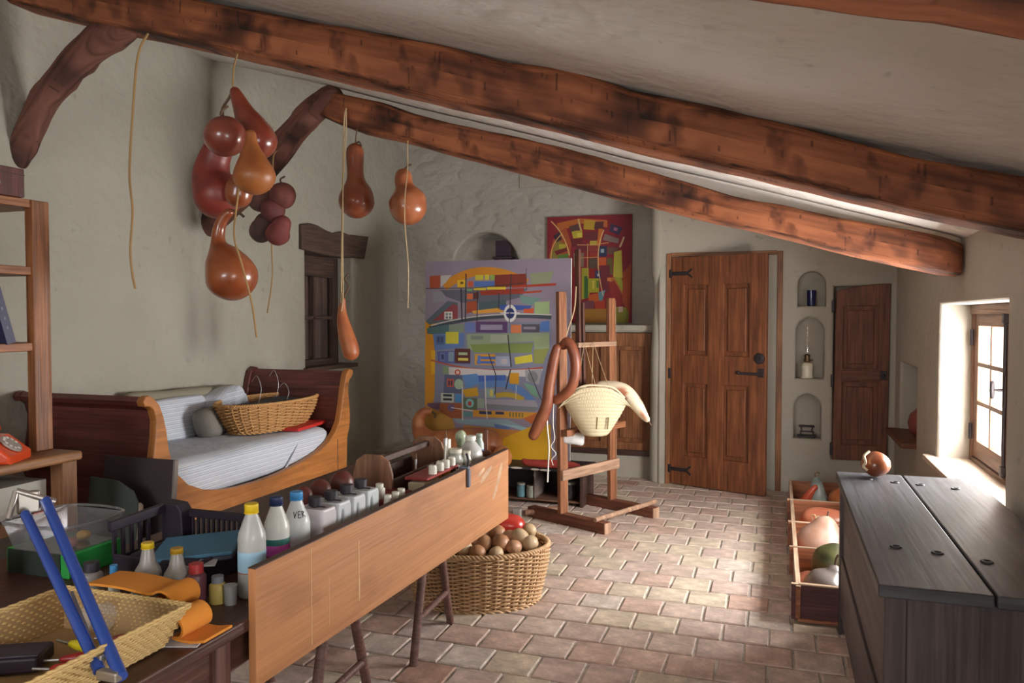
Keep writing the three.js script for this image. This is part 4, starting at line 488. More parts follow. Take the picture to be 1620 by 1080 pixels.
  cv('#b0503a', 8, 70, 612, 330, 690, 660, 640); poly('#c8c2c0', 165, 648, 420, 660, 660, 648, 640, 690, 400, 690, 170, 690); el('#c05a44', 216, 676, 16, 16); el('#e0c0b0', 216, 676, 9, 9); rc('#7d9470', 136, 645, 32, 40); poly('#9d9aa0', 568, 655, 655, 650, 640, 730, 575, 712); el('#7b7c80', 608, 690, 26, 30);
  poly('#58607c', 145, 690, 240, 690, 240, 790, 140, 790); rc('#b85848', 158, 712, 38, 44); rc('#33345c', 166, 722, 8, 26); rc('#33345c', 180, 722, 8, 26); el('#9fb89c', 222, 740, 24, 28); poly('#5d88c0', 240, 690, 320, 680, 345, 730, 262, 760); poly('#3f62b0', 325, 690, 470, 684, 472, 712, 330, 724);
  cv('#5b7fb6', 34, 330, 748, 500, 690, 610, 820); cv('#b59a30', 26, 420, 795, 500, 775, 560, 812); poly('#c7981e', 240, 770, 320, 755, 330, 800, 260, 808); rc('#d0961e', 490, 672, 48, 58); rc('#8fa4a0', 362, 756, 54, 52); rc('#cdbd60', 388, 766, 16, 34); poly('#76a08a', 560, 720, 620, 740, 640, 800, 600, 780);
  rc('#b7c0b4', 126, 790, 70, 50); rc('#2c2a34', 138, 796, 48, 12); rc('#2c2a34', 138, 818, 48, 12); rc('#4a8cc4', 204, 794, 34, 44); rc('#5c6a50', 246, 812, 76, 62); el('#7fb6b4', 282, 840, 22, 24); el('#b83a34', 282, 842, 10, 12); rc('#8ea090', 322, 812, 36, 50); poly('#9c97a2', 362, 815, 620, 812, 640, 850, 362, 848); poly('#777b80', 362, 840, 640, 848, 620, 870, 370, 868);
  poly('#6a4a5e', 50, 848, 125, 842, 120, 880, 60, 884); poly('#9b5530', 120, 845, 240, 842, 240, 925, 116, 928); el('#6b5a7a', 182, 868, 20, 20); ln('#d6ccc0', 5, 182, 868, 480, 900); rc('#5f8e8c', 244, 888, 52, 26); rc('#c98f2c', 300, 876, 390, 36); rc('#2f3458', 332, 880, 66, 16); rc('#2f3458', 418, 880, 44, 14); for (let x = 490; x < 570; x += 16) rc('#6a6a3c', x, 880, 7, 24); poly('#b5602c', 560, 910, 690, 850, 690, 920, 600, 935);
  poly('#b98a3c', 38, 860, 116, 890, 190, 930, 250, 1129, 38, 1129); poly('#8a9fa8', 190, 928, 480, 918, 580, 960, 420, 962, 220, 952); poly('#5a74a8', 410, 944, 500, 960, 470, 980, 420, 975); poly('#9dbcc0', 430, 938, 665, 968, 668, 1018, 600, 985); poly('#c2803a', 250, 960, 560, 975, 520, 1030, 250, 1129); poly('#d6a21c', 460, 1020, 620, 940, 700, 935, 705, 1129, 430, 1129);
  ln('#3c3436', 4, 38, 222, 300, 222, 560, 200); ln('#2f2b2e', 7, 232, 225, 238, 400); ln('#2f2b2e', 6, 258, 145, 256, 400); ln('#2f2b2e', 5, 320, 235, 318, 400); ln('#35323a', 5, 432, 250, 432, 335); ln('#3a3438', 5, 495, 150, 490, 300); ln('#383438', 6, 480, 470, 498, 640); ln('#34343a', 6, 495, 655, 470, 760); ln('#34343a', 5, 380, 572, 420, 690, 415, 790); ln('#3c3a40', 4, 585, 640, 640, 780, 680, 860); ln('#d6d2ca', 5, 242, 750, 244, 935); ln('#d6d2ca', 5, 362, 690, 368, 850, 376, 920); ln('#d0ccc6', 3, 525, 735, 522, 812); ln('#5c4e50', 3, 572, 120, 575, 240);
}
function P2(c, W_, H_) {                                               // smaller canvas: fan of windows on red
  const k = W_ / 730, j = H_ / 915; c.setTransform(k, 0, 0, j, -36 * k, -66 * j);
  const poly = (col, ...p) => { c.fillStyle = col; c.beginPath(); c.moveTo(p[0], p[1]); for (let i = 2; i < p.length; i += 2) c.lineTo(p[i], p[i + 1]); c.closePath(); c.fill(); }, rc = (col, x, y, w, h) => { c.fillStyle = col; c.fillRect(x, y, w, h); };
  const cv = (col, w, x0, y0, a, b, x1, y1) => { c.strokeStyle = col; c.lineWidth = w; c.beginPath(); c.moveTo(x0, y0); c.quadraticCurveTo(a, b, x1, y1); c.stroke(); };
  rc('#86202c', 36, 66, 730, 915); poly('#b8642c', 120, 120, 320, 85, 560, 110, 560, 170, 330, 130, 140, 190); poly('#a8502a', 40, 450, 90, 260, 200, 150, 250, 300, 230, 480); poly('#8e7a34', 60, 420, 120, 260, 180, 290, 150, 450); poly('#5f7f38', 130, 400, 225, 380, 220, 455, 130, 455); rc('#b6a838', 140, 300, 60, 40); poly('#732226', 100, 360, 210, 330, 215, 360, 120, 395);
  poly('#3c2836', 90, 230, 150, 190, 165, 260, 120, 285); poly('#b9a732', 250, 190, 345, 190, 345, 250, 265, 255); rc('#d6c64c', 300, 210, 44, 36); poly('#b8942c', 360, 95, 460, 110, 450, 190, 355, 180); poly('#5b2f32', 455, 120, 530, 120, 520, 190, 445, 178); poly('#5a3a3a', 230, 150, 310, 130, 325, 180, 245, 200); poly('#3e3454', 590, 140, 690, 180, 655, 240, 575, 200); poly('#b46a8c', 618, 170, 650, 182, 638, 205, 610, 196);
  poly('#84706c', 540, 225, 660, 270, 650, 310, 520, 275); poly('#6d2a30', 360, 205, 490, 205, 480, 280, 365, 270); poly('#6b2228', 240, 260, 350, 260, 350, 320, 260, 330); rc('#b8a43a', 410, 280, 72, 40); poly('#c36a24', 485, 180, 520, 180, 500, 330, 470, 330); rc('#702830', 290, 300, 110, 70); rc('#8f3b2c', 400, 325, 80, 45); rc('#98322a', 405, 378, 70, 40); rc('#2e3150', 486, 325, 70, 92); rc('#9ab0b4', 504, 352, 28, 32); poly('#6a4a3c', 560, 335, 660, 345, 620, 400, 560, 395); poly('#b9b03e', 618, 380, 680, 365, 690, 600, 610, 590);
  rc('#c4582a', 486, 425, 64, 66); rc('#5c4a3c', 400, 430, 72, 88); rc('#7d6a58', 270, 380, 90, 120); rc('#66562a', 555, 430, 50, 140); poly('#702a32', 500, 495, 580, 490, 590, 700, 520, 740, 500, 620); rc('#3a3a62', 455, 535, 48, 70); rc('#b8b4c0', 475, 560, 20, 24); rc('#8f2a28', 395, 515, 60, 75); poly('#a4a236', 340, 510, 400, 510, 410, 760, 340, 780); rc('#3f6a3a', 362, 580, 34, 190); rc('#a9a232', 400, 600, 90, 120); rc('#c9bc50', 432, 620, 18, 70); rc('#5c7c3a', 468, 620, 20, 60);
  poly('#b06a2a', 560, 600, 640, 590, 720, 760, 700, 800); poly('#9c9e34', 620, 590, 680, 600, 720, 740, 700, 740); poly('#8e2a26', 570, 640, 620, 620, 715, 790, 690, 840, 620, 840); rc('#cf7a4a', 560, 596, 34, 30); poly('#bd5a28', 400, 740, 520, 720, 520, 800, 400, 820); poly('#a83a28', 450, 800, 540, 780, 540, 890, 470, 900); poly('#75404a', 360, 790, 450, 790, 440, 910, 360, 910); poly('#5f8a9a', 485, 720, 545, 700, 520, 790, 490, 790); poly('#a0702c', 340, 860, 700, 860, 690, 981, 340, 981); poly('#8a8430', 600, 840, 745, 850, 740, 981, 600, 981); rc('#c8a894', 656, 842, 38, 46); poly('#a84a26', 690, 560, 760, 480, 750, 900, 690, 800);
  cv('#dcb070', 10, 70, 100, 200, 220, 232, 400); cv('#d8a860', 8, 70, 440, 60, 300, 170, 210); cv('#e0c080', 8, 530, 190, 470, 320, 484, 520); cv('#d8c080', 6, 484, 520, 500, 640, 525, 750); cv('#d0b070', 14, 310, 90, 320, 140, 335, 190); cv('#d8b890', 14, 700, 255, 690, 290, 665, 340); cv('#d49a60', 6, 300, 310, 400, 320, 570, 300); cv('#d49a60', 6, 300, 420, 400, 424, 480, 420); cv('#caa060', 5, 392, 300, 388, 480, 392, 600);
}
function canvasPicture(name, label, w, h, draw, x, y, z, tilt, edge) {
  const t = thing(name, label, 'painting', x, y, z); t.rotation.x = tilt;
  mesh('stretcher', bx(w, h, 0.028, 0, h / 2, -0.0145, { r: 0.002 }), edge, t);
  const g = new THREE.PlaneGeometry(w - 0.001, h - 0.001); g.translate(0, h / 2, 0.0005); const o = new THREE.Mesh(g, mat(1, 1, 1, 0.6, { map: canvasTex(800, Math.round(800 * h / w), draw), bumpMap: T.cloth, bumpScale: 0.0006 })); o.name = 'painted_face'; o.castShadow = o.receiveShadow = true; t.add(o); return t;
}
canvasPicture('abstract_painting', 'large abstract painting of boats and windows standing on the low black bench', 1.255, 1.615, P1, -2.17, 0.292, -6.0, -0.02, mat(0.72, 0.7, 0.66, 0.8));
canvasPicture('abstract_painting', 'smaller red abstract painting hanging above the ledge', 0.82, 1.015, P2, -1.7, 1.385, ZB + 0.032, 0, mat(0.35, 0.08, 0.08, 0.8));

// ---------------------------------------------------------------- black bench with jars, big gourds
{
  const b = thing('low_bench', 'low black open bench under the large painting', 'bench', -2.0, 0, -5.93);
  mesh('bench_top', span(-0.82, 0.64, 0.268, 0.29, -0.2, 0.19), W.black, b); mesh('bench_side', span(0.6, 0.625, 0.0, 0.268, -0.19, 0.18), W.dark, b); mesh('bench_side', span(-0.8, -0.775, 0.0, 0.268, -0.19, 0.18), W.black, b); mesh('bench_back', span(-0.775, 0.6, 0.02, 0.268, -0.19, -0.175), W.black, b); mesh('bench_shelf', span(-0.775, 0.6, 0.03, 0.045, -0.17, 0.17), wood(0.24, 0.12, 0.08), b); mesh('divider', span(0.23, 0.245, 0.045, 0.268, -0.17, 0.16), wood(0.3, 0.24, 0.22), b);
  const chip = mat(0.62, 0.58, 0.5, 0.8); for (const [x, w, y] of [[0.1, 0.1, 0.28], [0.25, 0.07, 0.277], [0.33, 0.09, 0.275], [0.02, 0.04, 0.28]]) mesh('paint_chip', place(boxUV(new THREE.SphereGeometry(0.5, 12, 8).scale(w, 0.016, 0.0016)), x, y, 0.19), chip, b);
  const jar = (label, x, z, r, h, c) => { const t = thing('paint_jar', label, 'jar', x, 0.045, z); mesh('jar_glass', lathe([[0, 0], [r * 0.95, 0], [r, 0.008], [r, h * 0.78], [r * 0.85, h * 0.88], [r * 0.85, h], [0, h]], 0, 0, 0), pmat(...c, 0.15), t); mesh('jar_lid', cyl(r * 0.92, r * 0.92, h * 0.14, 0, h * 1.02, 0), mat(0.34, 0.33, 0.3, 0.5), t); };
  jar('blue paint jar at the left of the black bench', -1.88, -5.8, 0.035, 0.1, [0.12, 0.25, 0.3]); jar('clear jar with clip lid in the black bench', -1.8, -5.8, 0.036, 0.085, [0.28, 0.3, 0.24]); jar('small dark jar behind the clear jar in the black bench', -1.79, -5.93, 0.034, 0.15, [0.09, 0.06, 0.07]); jar('dark tin at the right end of the black bench', -1.5, -5.85, 0.045, 0.12, [0.05, 0.045, 0.05]);
  gourd('long dark red chili shaped gourd lying on the black bench', [[-1.86, 0.345, -5.76, 0.016], [-1.83, 0.325, -5.76, 0.026], [-1.74, 0.32, -5.76, 0.03], [-1.58, 0.32, -5.77, 0.033], [-1.46, 0.315, -5.78, 0.028], [-1.4, 0.31, -5.78, 0.016]], [[0.28, 0.03, 0.025], [0.36, 0.05, 0.03]], 'satin', null);
  gourd('huge brown gourd with thick curled neck at the lower left of the large painting', [[-2.6, 0.69, -5.72, 0.02], [-2.66, 0.69, -5.72, 0.035], [-2.715, 0.63, -5.72, 0.048], [-2.71, 0.54, -5.72, 0.062], [-2.63, 0.45, -5.72, 0.1], [-2.5, 0.42, -5.73, 0.13], [-2.33, 0.435, -5.74, 0.135], [-2.15, 0.44, -5.75, 0.13], [-2.02, 0.43, -5.76, 0.09]], [[0.36, 0.11, 0.04], [0.48, 0.18, 0.06]], 'satin', [[-2.6, 0.69, -5.72, 0], [-2.57, 0.67, -5.71, 0], [-2.575, 0.64, -5.71, 0]], { seg: 64, stemR: 0.009 });
  gourd('small orange round gourd beside the huge brown gourd', [[-1.97, 0.3, -5.62, 0.04], [-1.97, 0.34, -5.62, 0.068], [-1.975, 0.4, -5.62, 0.072], [-1.98, 0.47, -5.62, 0.035]], [[0.5, 0.16, 0.05], [0.58, 0.22, 0.07]], 'gloss', null);
  const k = thing('wood_block', 'small grey wooden block on the floor before the black bench', 'block', -1.75, 0, -5.32); mesh('block_body', bx(0.06, 0.075, 0.06, 0, 0.0375, 0), wood(0.45, 0.42, 0.38, 0.7, T.old), k); mesh('bar', rod([0.05, 0.045, 0.0], [0.27, 0.05, -0.2], 0.02), wood(0.4, 0.2, 0.12), k);
}

// ---------------------------------------------------------------- studio easel with what hangs from it
{
  const L = [-1.41, -5.29], Rr = [-1.166, -5.81], u = [0.425, -0.905], n = [0.905, 0.425];
  const e = thing('studio_easel', 'tall brown wooden studio easel standing on two floor beams', 'easel'); const at = (a, b, y) => [L[0] + u[0] * a + n[0] * b, y, L[1] + u[1] * a + n[1] * b], F = [n[0], 0, n[1]];
  mesh('post', bar(at(0, 0, 0.075), at(0, -0.02, 1.62), 0.075, 0.032, { face: F }), W.easel, e); mesh('post', bar(at(0.575, 0, 0.075), at(0.575, -0.02, 1.585), 0.075, 0.032, { face: F }), W.easel, e);
  mesh('post_edge', bar(at(0.039, 0.001, 0.075), at(0.039, -0.019, 1.6), 0.004, 0.033, { face: F, r: 0.001 }), W.easelPale, e); mesh('post_edge', bar(at(0.614, 0.001, 0.075), at(0.614, -0.019, 1.57), 0.004, 0.033, { face: F, r: 0.001 }), W.easelPale, e);
  mesh('mast', [bar(at(0.22, -0.03, 0.62), at(0.22, -0.05, 1.93), 0.024, 0.04, { face: F }), bar(at(0.27, -0.03, 0.62), at(0.27, -0.05, 1.55), 0.024, 0.04, { face: F })], wood(0.16, 0.055, 0.035, 0.5), e);
  mesh('crossbar', bar(at(0.15, 0.005, 1.245), at(0.6, 0.005, 1.245), 0.035, 0.03, { face: F }), W.easelPale, e); mesh('tray', bar(at(-0.03, 0.03, 0.64), at(0.66, 0.03, 0.64), 0.045, 0.07, { face: F }), W.easel, e); mesh('lower_crossbar', bar(at(-0.035, 0.022, 0.345), at(0.625, 0.022, 0.345), 0.075, 0.024, { face: F }), W.easelPale, e);
  mesh('rear_strut', bar(at(0.02, -0.08, 0.5), at(0.12, -0.1, 1.5), 0.018, 0.018), W.easelPale, e);
  for (const a of [0, 0.575]) { mesh('floor_beam', bar(at(a, -0.3, 0.04), at(a, 0.39, 0.04), 0.075, 0.075, { face: [0, 1, 0] }), wood(0.3, 0.11, 0.06), e); mesh('beam_end', bar(at(a, 0.39, 0.04), at(a, 0.394, 0.04), 0.07, 0.07, { face: [0, 1, 0], r: 0.001 }), W.easelPale, e); }
  tag(mesh('round_stick', rod(at(-0.06, 0.33, 0.096), at(0.66, 0.33, 0.096), 0.016, 0.018), W.easelPale), 'pale round stick laid across the front ends of the easel feet', 'stick');
  // straw bag on strings
  const bag = thing('straw_bag', 'pale woven straw bag hanging on strings before the easel', 'bag', -1.19, 0.63, -5.33, 0.25); const V = [], I = [], U = [], N = 40, M = 22;
  for (let j = 0; j <= M; j++) for (let i = 0; i <= N; i++) { const v = j / M, a = 2 * Math.PI * i / N, w = 0.085 + 0.175 * v ** 0.85, d = 0.07 + 0.03 * v - 0.05 * Math.max(0, v - 0.7), hh = 0.3 * v * (1 + 0.12 * (1 - Math.cos(a) ** 2) * v) - (v > 0.7 ? Math.abs(Math.cos(a)) ** 3 * 0.13 * (v - 0.7) / 0.3 : 0), s = (j % 2 ? 1.012 : 1); V.push(Math.cos(a) * w * s, hh, Math.sin(a) * d * s); U.push(a / 6.283 * 1.2, v * 0.42); }
  for (let j = 0; j < M; j++) for (let i = 0; i < N; i++) { const a = j * (N + 1) + i; I.push(a, a + N + 1, a + 1, a + 1, a + N + 1, a + N + 2); } const g = new THREE.BufferGeometry(); g.setAttribute('position', new THREE.Float32BufferAttribute(V, 3)); g.setAttribute('uv', new THREE.Float32BufferAttribute(U, 2)); g.setIndex(I); g.computeVertexNormals();
  mesh('woven_body', [g, boxUV(new THREE.SphereGeometry(0.5, 20, 10).scale(0.165, 0.03, 0.135).translate(0, 0.004, 0))], mat(0.68, 0.58, 0.37, 0.8, { bumpMap: T.straw, bumpScale: 0.006, side: THREE.DoubleSide }), bag);
  for (const x of [0.0, 0.075]) mesh('slit', bx(0.01, 0.085, 0.006, x + 0.01, 0.09, 0.078, { rx: 0.12, rz: -0.08 }), mat(0.22, 0.15, 0.07, 0.9), bag);
  mesh('straw_handle', tube([[-0.21, 0.27, 0.06], [-0.08, 0.34, 0.05], [0.02, 0.345, 0.05], [0.12, 0.33, 0.05], [0.2, 0.26, 0.05]], 0.009), mat(0.74, 0.63, 0.42, 0.8), bag);
  const knot = at(0.2, 0.03, 1.262), kn2 = at(0.3, 0.03, 1.262); for (const [p, a, l] of [[knot, [-1.3, 0.965, -5.27], 'first'], [knot, [-1.16, 0.93, -5.26], 'second'], [kn2, [-1.2, 0.95, -5.27], 'third'], [kn2, [-1.08, 0.94, -5.3], 'fourth']]) cord({ first: 'leftmost', second: 'second', third: 'third', fourth: 'rightmost' }[l] + ' of the four pale strings holding the straw bag', [p, [(p[0] + a[0]) / 2, (p[1] + a[1]) / 2, (p[2] + a[2]) / 2], a], 0.003, paleCord, 'strings of the straw bag');
  gourd('cream and rust coloured drooping gourd behind the straw bag', [[-1.3, 0.9, -5.42, 0.05], [-1.16, 0.93, -5.45, 0.065], [-1.02, 0.92, -5.45, 0.062], [-0.93, 0.85, -5.43, 0.048], [-0.87, 0.77, -5.42, 0.032], [-0.83, 0.725, -5.41, 0.016]], [[0.45, 0.16, 0.08], [0.78, 0.66, 0.48]], 'satin', [[-0.832, 0.73, -5.41, 0], [-0.815, 0.7, -5.41, 0]], { cc: 9, cf: 14 });
  gourd('long brown snake gourd looping over the left easel post', [[-1.4, 1.23, -5.2, 0.03], [-1.35, 1.275, -5.18, 0.034], [-1.305, 1.21, -5.17, 0.036], [-1.29, 1.08, -5.17, 0.036], [-1.33, 0.95, -5.17, 0.034], [-1.42, 0.88, -5.18, 0.032], [-1.45, 0.86, -5.19, 0.022]], [[0.2, 0.05, 0.022], [0.27, 0.08, 0.035]], 'satin', null, { seg: 60 });
  gourd('long straight brown snake gourd slanting down from the easel', [[-1.41, 1.26, -5.16, 0.03], [-1.44, 1.15, -5.16, 0.036], [-1.47, 0.98, -5.16, 0.038], [-1.49, 0.84, -5.16, 0.04], [-1.54, 0.72, -5.16, 0.042], [-1.6, 0.6, -5.16, 0.035]], [[0.2, 0.05, 0.022], [0.27, 0.085, 0.035]], 'satin', null, { seg: 50 });
  cord('white plastic cord looping down the left easel post', [[-1.44, 0.9, -5.2], [-1.475, 0.89, -5.2], [-1.5, 0.84, -5.2], [-1.5, 0.7, -5.21], [-1.49, 0.55, -5.22], [-1.495, 0.42, -5.22], [-1.5, 0.3, -5.22]], 0.008, mat(0.75, 0.73, 0.68, 0.5));
  cord('thin knotted white string beside the white plastic cord', [[-1.455, 0.9, -5.22], [-1.46, 0.7, -5.22], [-1.45, 0.6, -5.22], [-1.475, 0.55, -5.22], [-1.44, 0.5, -5.22], [-1.47, 0.46, -5.22], [-1.46, 0.42, -5.22]], 0.004, mat(0.8, 0.78, 0.72, 0.7));
  tag(mesh('plastic_bag', place(boxUV(soft(0.16, 0.1, 0.08, 0.03, 0.03, 14, 5, [12, 8, 8])), -1.35, 0.6, -5.34, 0, 0.5, -0.1), pmat(0.8, 0.8, 0.8, 0.35, { transmission: 0.3, thickness: 0 })), 'small crumpled clear plastic bag under the easel tray', 'plastic bag');
  cord('rope hanging at the top of the easel mast', [[-1.35, 1.66, -5.42], [-1.36, 1.5, -5.41], [-1.4, 1.35, -5.38], [-1.42, 1.24, -5.35]], 0.007, paleCord);
}

// ---------------------------------------------------------------- things in the niches
{
  const f = thing('niche_frame', 'small dark square box standing in the arched niche', 'box', -2.59, 1.25, -7.42); mesh('box_body', bx(0.17, 0.78, 0.1, 0, 0.39, 0), wood(0.07, 0.035, 0.045), f); mesh('box_top', bx(0.155, 0.18, 0.012, 0, 0.86, 0.02), mat(0.05, 0.025, 0.045, 0.5), f); mesh('ledge_lip', bx(0.2, 0.02, 0.12, 0, 0.78, 0), mat(0.05, 0.03, 0.05, 0.5), f);
  const bl = thing('blue_tumbler', 'dark blue glass tumbler in the top small niche', 'glass', 0.262, 1.532, -6.9); mesh('tumbler_body', lathe([[0, 0], [0.03, 0], [0.033, 0.006], [0.036, 0.13], [0.033, 0.13], [0.03, 0.01], [0, 0.01]], 0, 0, 0), pmat(0.015, 0.015, 0.07, 0.12), bl);
  const l = thing('oil_lamp', 'white ceramic oil lamp with glass chimney in the middle niche', 'lamp', 0.235, 0.94, -6.9); mesh('lamp_font', lathe([[0, 0], [0.055, 0], [0.055, 0.012], [0.046, 0.02], [0.046, 0.075], [0.05, 0.09], [0.045, 0.12], [0.02, 0.132], [0, 0.132]], 0, 0, 0), pmat(0.75, 0.7, 0.55, 0.25), l); mesh('burner', [lathe([[0, 0.13], [0.02, 0.13], [0.028, 0.15], [0.018, 0.17], [0.026, 0.185], [0.016, 0.2], [0, 0.2]], 0, 0, 0), cyl(0.006, 0.006, 0.03, 0.032, 0.15, 0, { rz: Math.PI / 2, n: 10 })], mat(0.15, 0.1, 0.05, 0.4, { metalness: 0.7 }), l); mesh('chimney', lathe([[0.016, 0.2], [0.02, 0.23], [0.012, 0.28], [0.01, 0.42]], 0, 0, 0, 20), pmat(1, 1, 1, 0.03, { transmission: 1, thickness: 0 }), l);
  const s = thing('iron_trivet', 'small black iron stand in the lowest niche', 'stand', 0.238, 0.447, -6.9); mesh('stand_top', [bx(0.12, 0.012, 0.07, 0, 0.098, 0)], iron, s); for (const x of [-0.048, 0.048]) mesh('stand_leg', tube([[x, 0.095, 0.02], [x * 0.8, 0.07, 0.025], [x * 1.1, 0.03, 0.03], [x * 1.25, 0.005, 0.03]], 0.006), iron, s); mesh('stand_base', [bx(0.15, 0.012, 0.08, 0, 0.02, 0), bx(0.11, 0.008, 0.03, 0, 0.055, 0.01)], iron, s);
  const j = thing('red_jug', 'dark red round jug on the timber shelf of the side niche', 'jug', 0.97, 0.6, -6.05); mesh('jug_body', lathe([[0, 0], [0.05, 0], [0.09, 0.05], [0.105, 0.11], [0.09, 0.17], [0.05, 0.21], [0.04, 0.235], [0.045, 0.25], [0, 0.25]], 0, 0, 0), pmat(0.2, 0.04, 0.035, 0.4), j); mesh('jug_handle', tube([[0, 0.23, 0.04], [0, 0.22, 0.1], [0, 0.15, 0.12], [0, 0.1, 0.1]], 0.01), mat(0.2, 0.04, 0.035, 0.4), j);
}

// ---------------------------------------------------------------- floor basket with small gourds
{
  const t = thing('wicker_basket', 'big oval wicker basket full of small gourds on the tiles', 'basket', -1.45, 0, -3.74, 0.325);
  basketParts(t, { a0: 0.31, b0: 0.22, a1: 0.365, b1: 0.27, h: 0.29, rows: 27, stakes: 40, r: 0.0052, amp: 0.011, m: wickerPale, twist: 36, lining: wickerDark });
  const c = Math.cos(0.325), s = Math.sin(0.325), W2 = (x, z) => [-1.45 + x * c + z * s, -3.74 - x * s + z * c];
  gourd('glossy red oval gourd on top of the floor basket', [[W2(0.03, -0.13)[0], 0.33, W2(0.03, -0.13)[1], 0.05], [W2(0.1, -0.12)[0], 0.35, W2(0.1, -0.12)[1], 0.06], [W2(0.17, -0.12)[0], 0.345, W2(0.17, -0.12)[1], 0.062], [W2(0.25, -0.12)[0], 0.33, W2(0.25, -0.12)[1], 0.05]], [[0.42, 0.02, 0.015], [0.5, 0.035, 0.02]], 'gloss', null, { seg: 28 });
  const list = [[0.27, -0.1, 0.325, 0.036, 1], [0.02, -0.02, 0.32, 0.042, 0], [0.1, -0.02, 0.33, 0.044, 0], [0.17, 0.0, 0.315, 0.04, 2], [0.22, 0.02, 0.32, 0.046, 1], [0.27, 0.05, 0.3, 0.04, 1], [0.12, 0.08, 0.31, 0.046, 0], [0.19, 0.1, 0.295, 0.036, 2], [0.04, 0.08, 0.305, 0.042, 0], [-0.02, 0.06, 0.31, 0.04, 2], [-0.06, 0.12, 0.295, 0.042, 1], [0.01, 0.16, 0.285, 0.038, 0], [-0.1, 0.0, 0.3, 0.045, 0], [-0.16, 0.08, 0.295, 0.045, 1], [-0.18, -0.06, 0.3, 0.045, 2], [-0.05, -0.12, 0.3, 0.05, 0], [0.1, 0.16, 0.28, 0.035, 1]];
  const cols = [[[0.4, 0.19, 0.09], [0.5, 0.27, 0.14]], [[0.52, 0.36, 0.2], [0.62, 0.46, 0.29]], [[0.46, 0.24, 0.13], [0.56, 0.32, 0.18]]];
  const where = ['pale gourd at the right rim behind the red one', 'round brown gourd just left of the red one', 'brown gourd directly in front of the red one', 'small russet gourd right below the red one', 'pale lumpy gourd right of the middle', 'pale gourd touching the right rim', 'wrinkled brown gourd in the middle of the heap', 'small russet gourd at the front right rim', 'brown gourd left of the wrinkled one', 'russet gourd half under the board edge', 'tan gourd at the front left', 'brown gourd nearest the front rim', 'brown gourd at the left behind the board', 'tan gourd farthest left', 'russet gourd at the back left', 'big brown gourd at the back', 'small tan gourd nearest the front right rim'];
  list.forEach(([x, z, y, r, k], i) => { const [X, Z] = W2(x, z), a = i * 1.7, dx = Math.cos(a) * r * 0.75, dz = Math.sin(a) * r * 0.75; gourd(where[i] + ' in the floor basket', [[X - dx * 1.5, y - 0.004, Z - dz * 1.5, r * 0.85], [X - dx * 0.3, y, Z - dz * 0.3, r], [X + dx * 0.4, y, Z + dz * 0.4, r * 0.95], [X + dx * 1.45, y + 0.004, Z + dz * 1.45, r * 0.8]], cols[k], 'satin', null, { seg: 20, rad: 16, lump: 0.12, s: i, group: 'small dried gourds in the floor basket' }); });
  const fill = new THREE.CylinderGeometry(0.34, 0.3, 0.2, 32); fill.scale(1, 1, 0.73); tag(mesh('straw_bed', place(clean(fill), -1.45, 0.165, -3.74, 0, 0.325), mat(0.3, 0.17, 0.08, 0.9, { bumpMap: T.plasterBump, bumpScale: 0.03 })), 'brown filling under the gourds in the floor basket', 'filling');
}

// ---------------------------------------------------------------- paints and tools on the tables
const plastic = (r, g, b) => pmat(r, g, b, 0.35, { transmission: 0.12, thickness: 0 });
function bottle(label, x, z, r, h, body, cap, capR = 0.45, o = {}) {
  const t = thing(o.name ?? 'paint_bottle', label, 'bottle', x, o.y ?? 0.7, z), s = o.sh ?? 0.62;
  mesh('bottle_body', lathe([[0, 0], [r * 0.94, 0], [r, 0.006], [r, h * 0.28], [r * 0.97, h * 0.3], [r, h * 0.32], [r, h * s], [r * 0.93, h * (s + 0.07)], [r * 0.6, h * (s + 0.2)], [r * capR, h * 0.88], [r * capR * 0.95, h * 0.93], [0, h * 0.93]], 0, 0, 0), body, t);
  mesh('cap', [lathe([[0, h * 0.895], [r * capR * 1.14, h * 0.895], [r * capR * 1.14, h * 0.985], [r * capR * 1.05, h], [0, h]], 0, 0, 0, 20), cyl(r * capR * 1.2, r * capR * 1.2, h * 0.012, 0, h * 0.9, 0)], cap, t);
  for (const [y0, y1, m] of o.bands ?? []) mesh('label', cyl(r * 1.012, r * 1.012, h * (y1 - y0), 0, h * (y0 + y1) / 2, 0, { open: true, n: 32 }), m, t);
  return t;
}
const capY = pmat(0.72, 0.5, 0.02, 0.4), capB = pmat(0.02, 0.03, 0.09, 0.4), capL = pmat(0.06, 0.28, 0.6, 0.4), capK = pmat(0.03, 0.025, 0.035, 0.5), capW = pmat(0.75, 0.73, 0.64, 0.45);
bottle('clear ribbed bottle with yellow cap and pale blue label', -1.33, -1.76, 0.0365, 0.25, plastic(0.5, 0.5, 0.48), capY, 0.44, { bands: [[0.28, 0.5, mat(0.38, 0.62, 0.8, 0.6)], [0.27, 0.282, mat(0.5, 0.12, 0.04, 0.6)]] });
bottle('white bottle with navy cap and pink label', -1.33, -1.87, 0.036, 0.245, plastic(0.66, 0.66, 0.62), capB, 0.45, { bands: [[0.46, 0.53, mat(0.02, 0.14, 0.12, 0.5)], [0.34, 0.46, mat(0.62, 0.1, 0.5, 0.5)], [0.27, 0.34, mat(0.3, 0.01, 0.08, 0.5)]] });
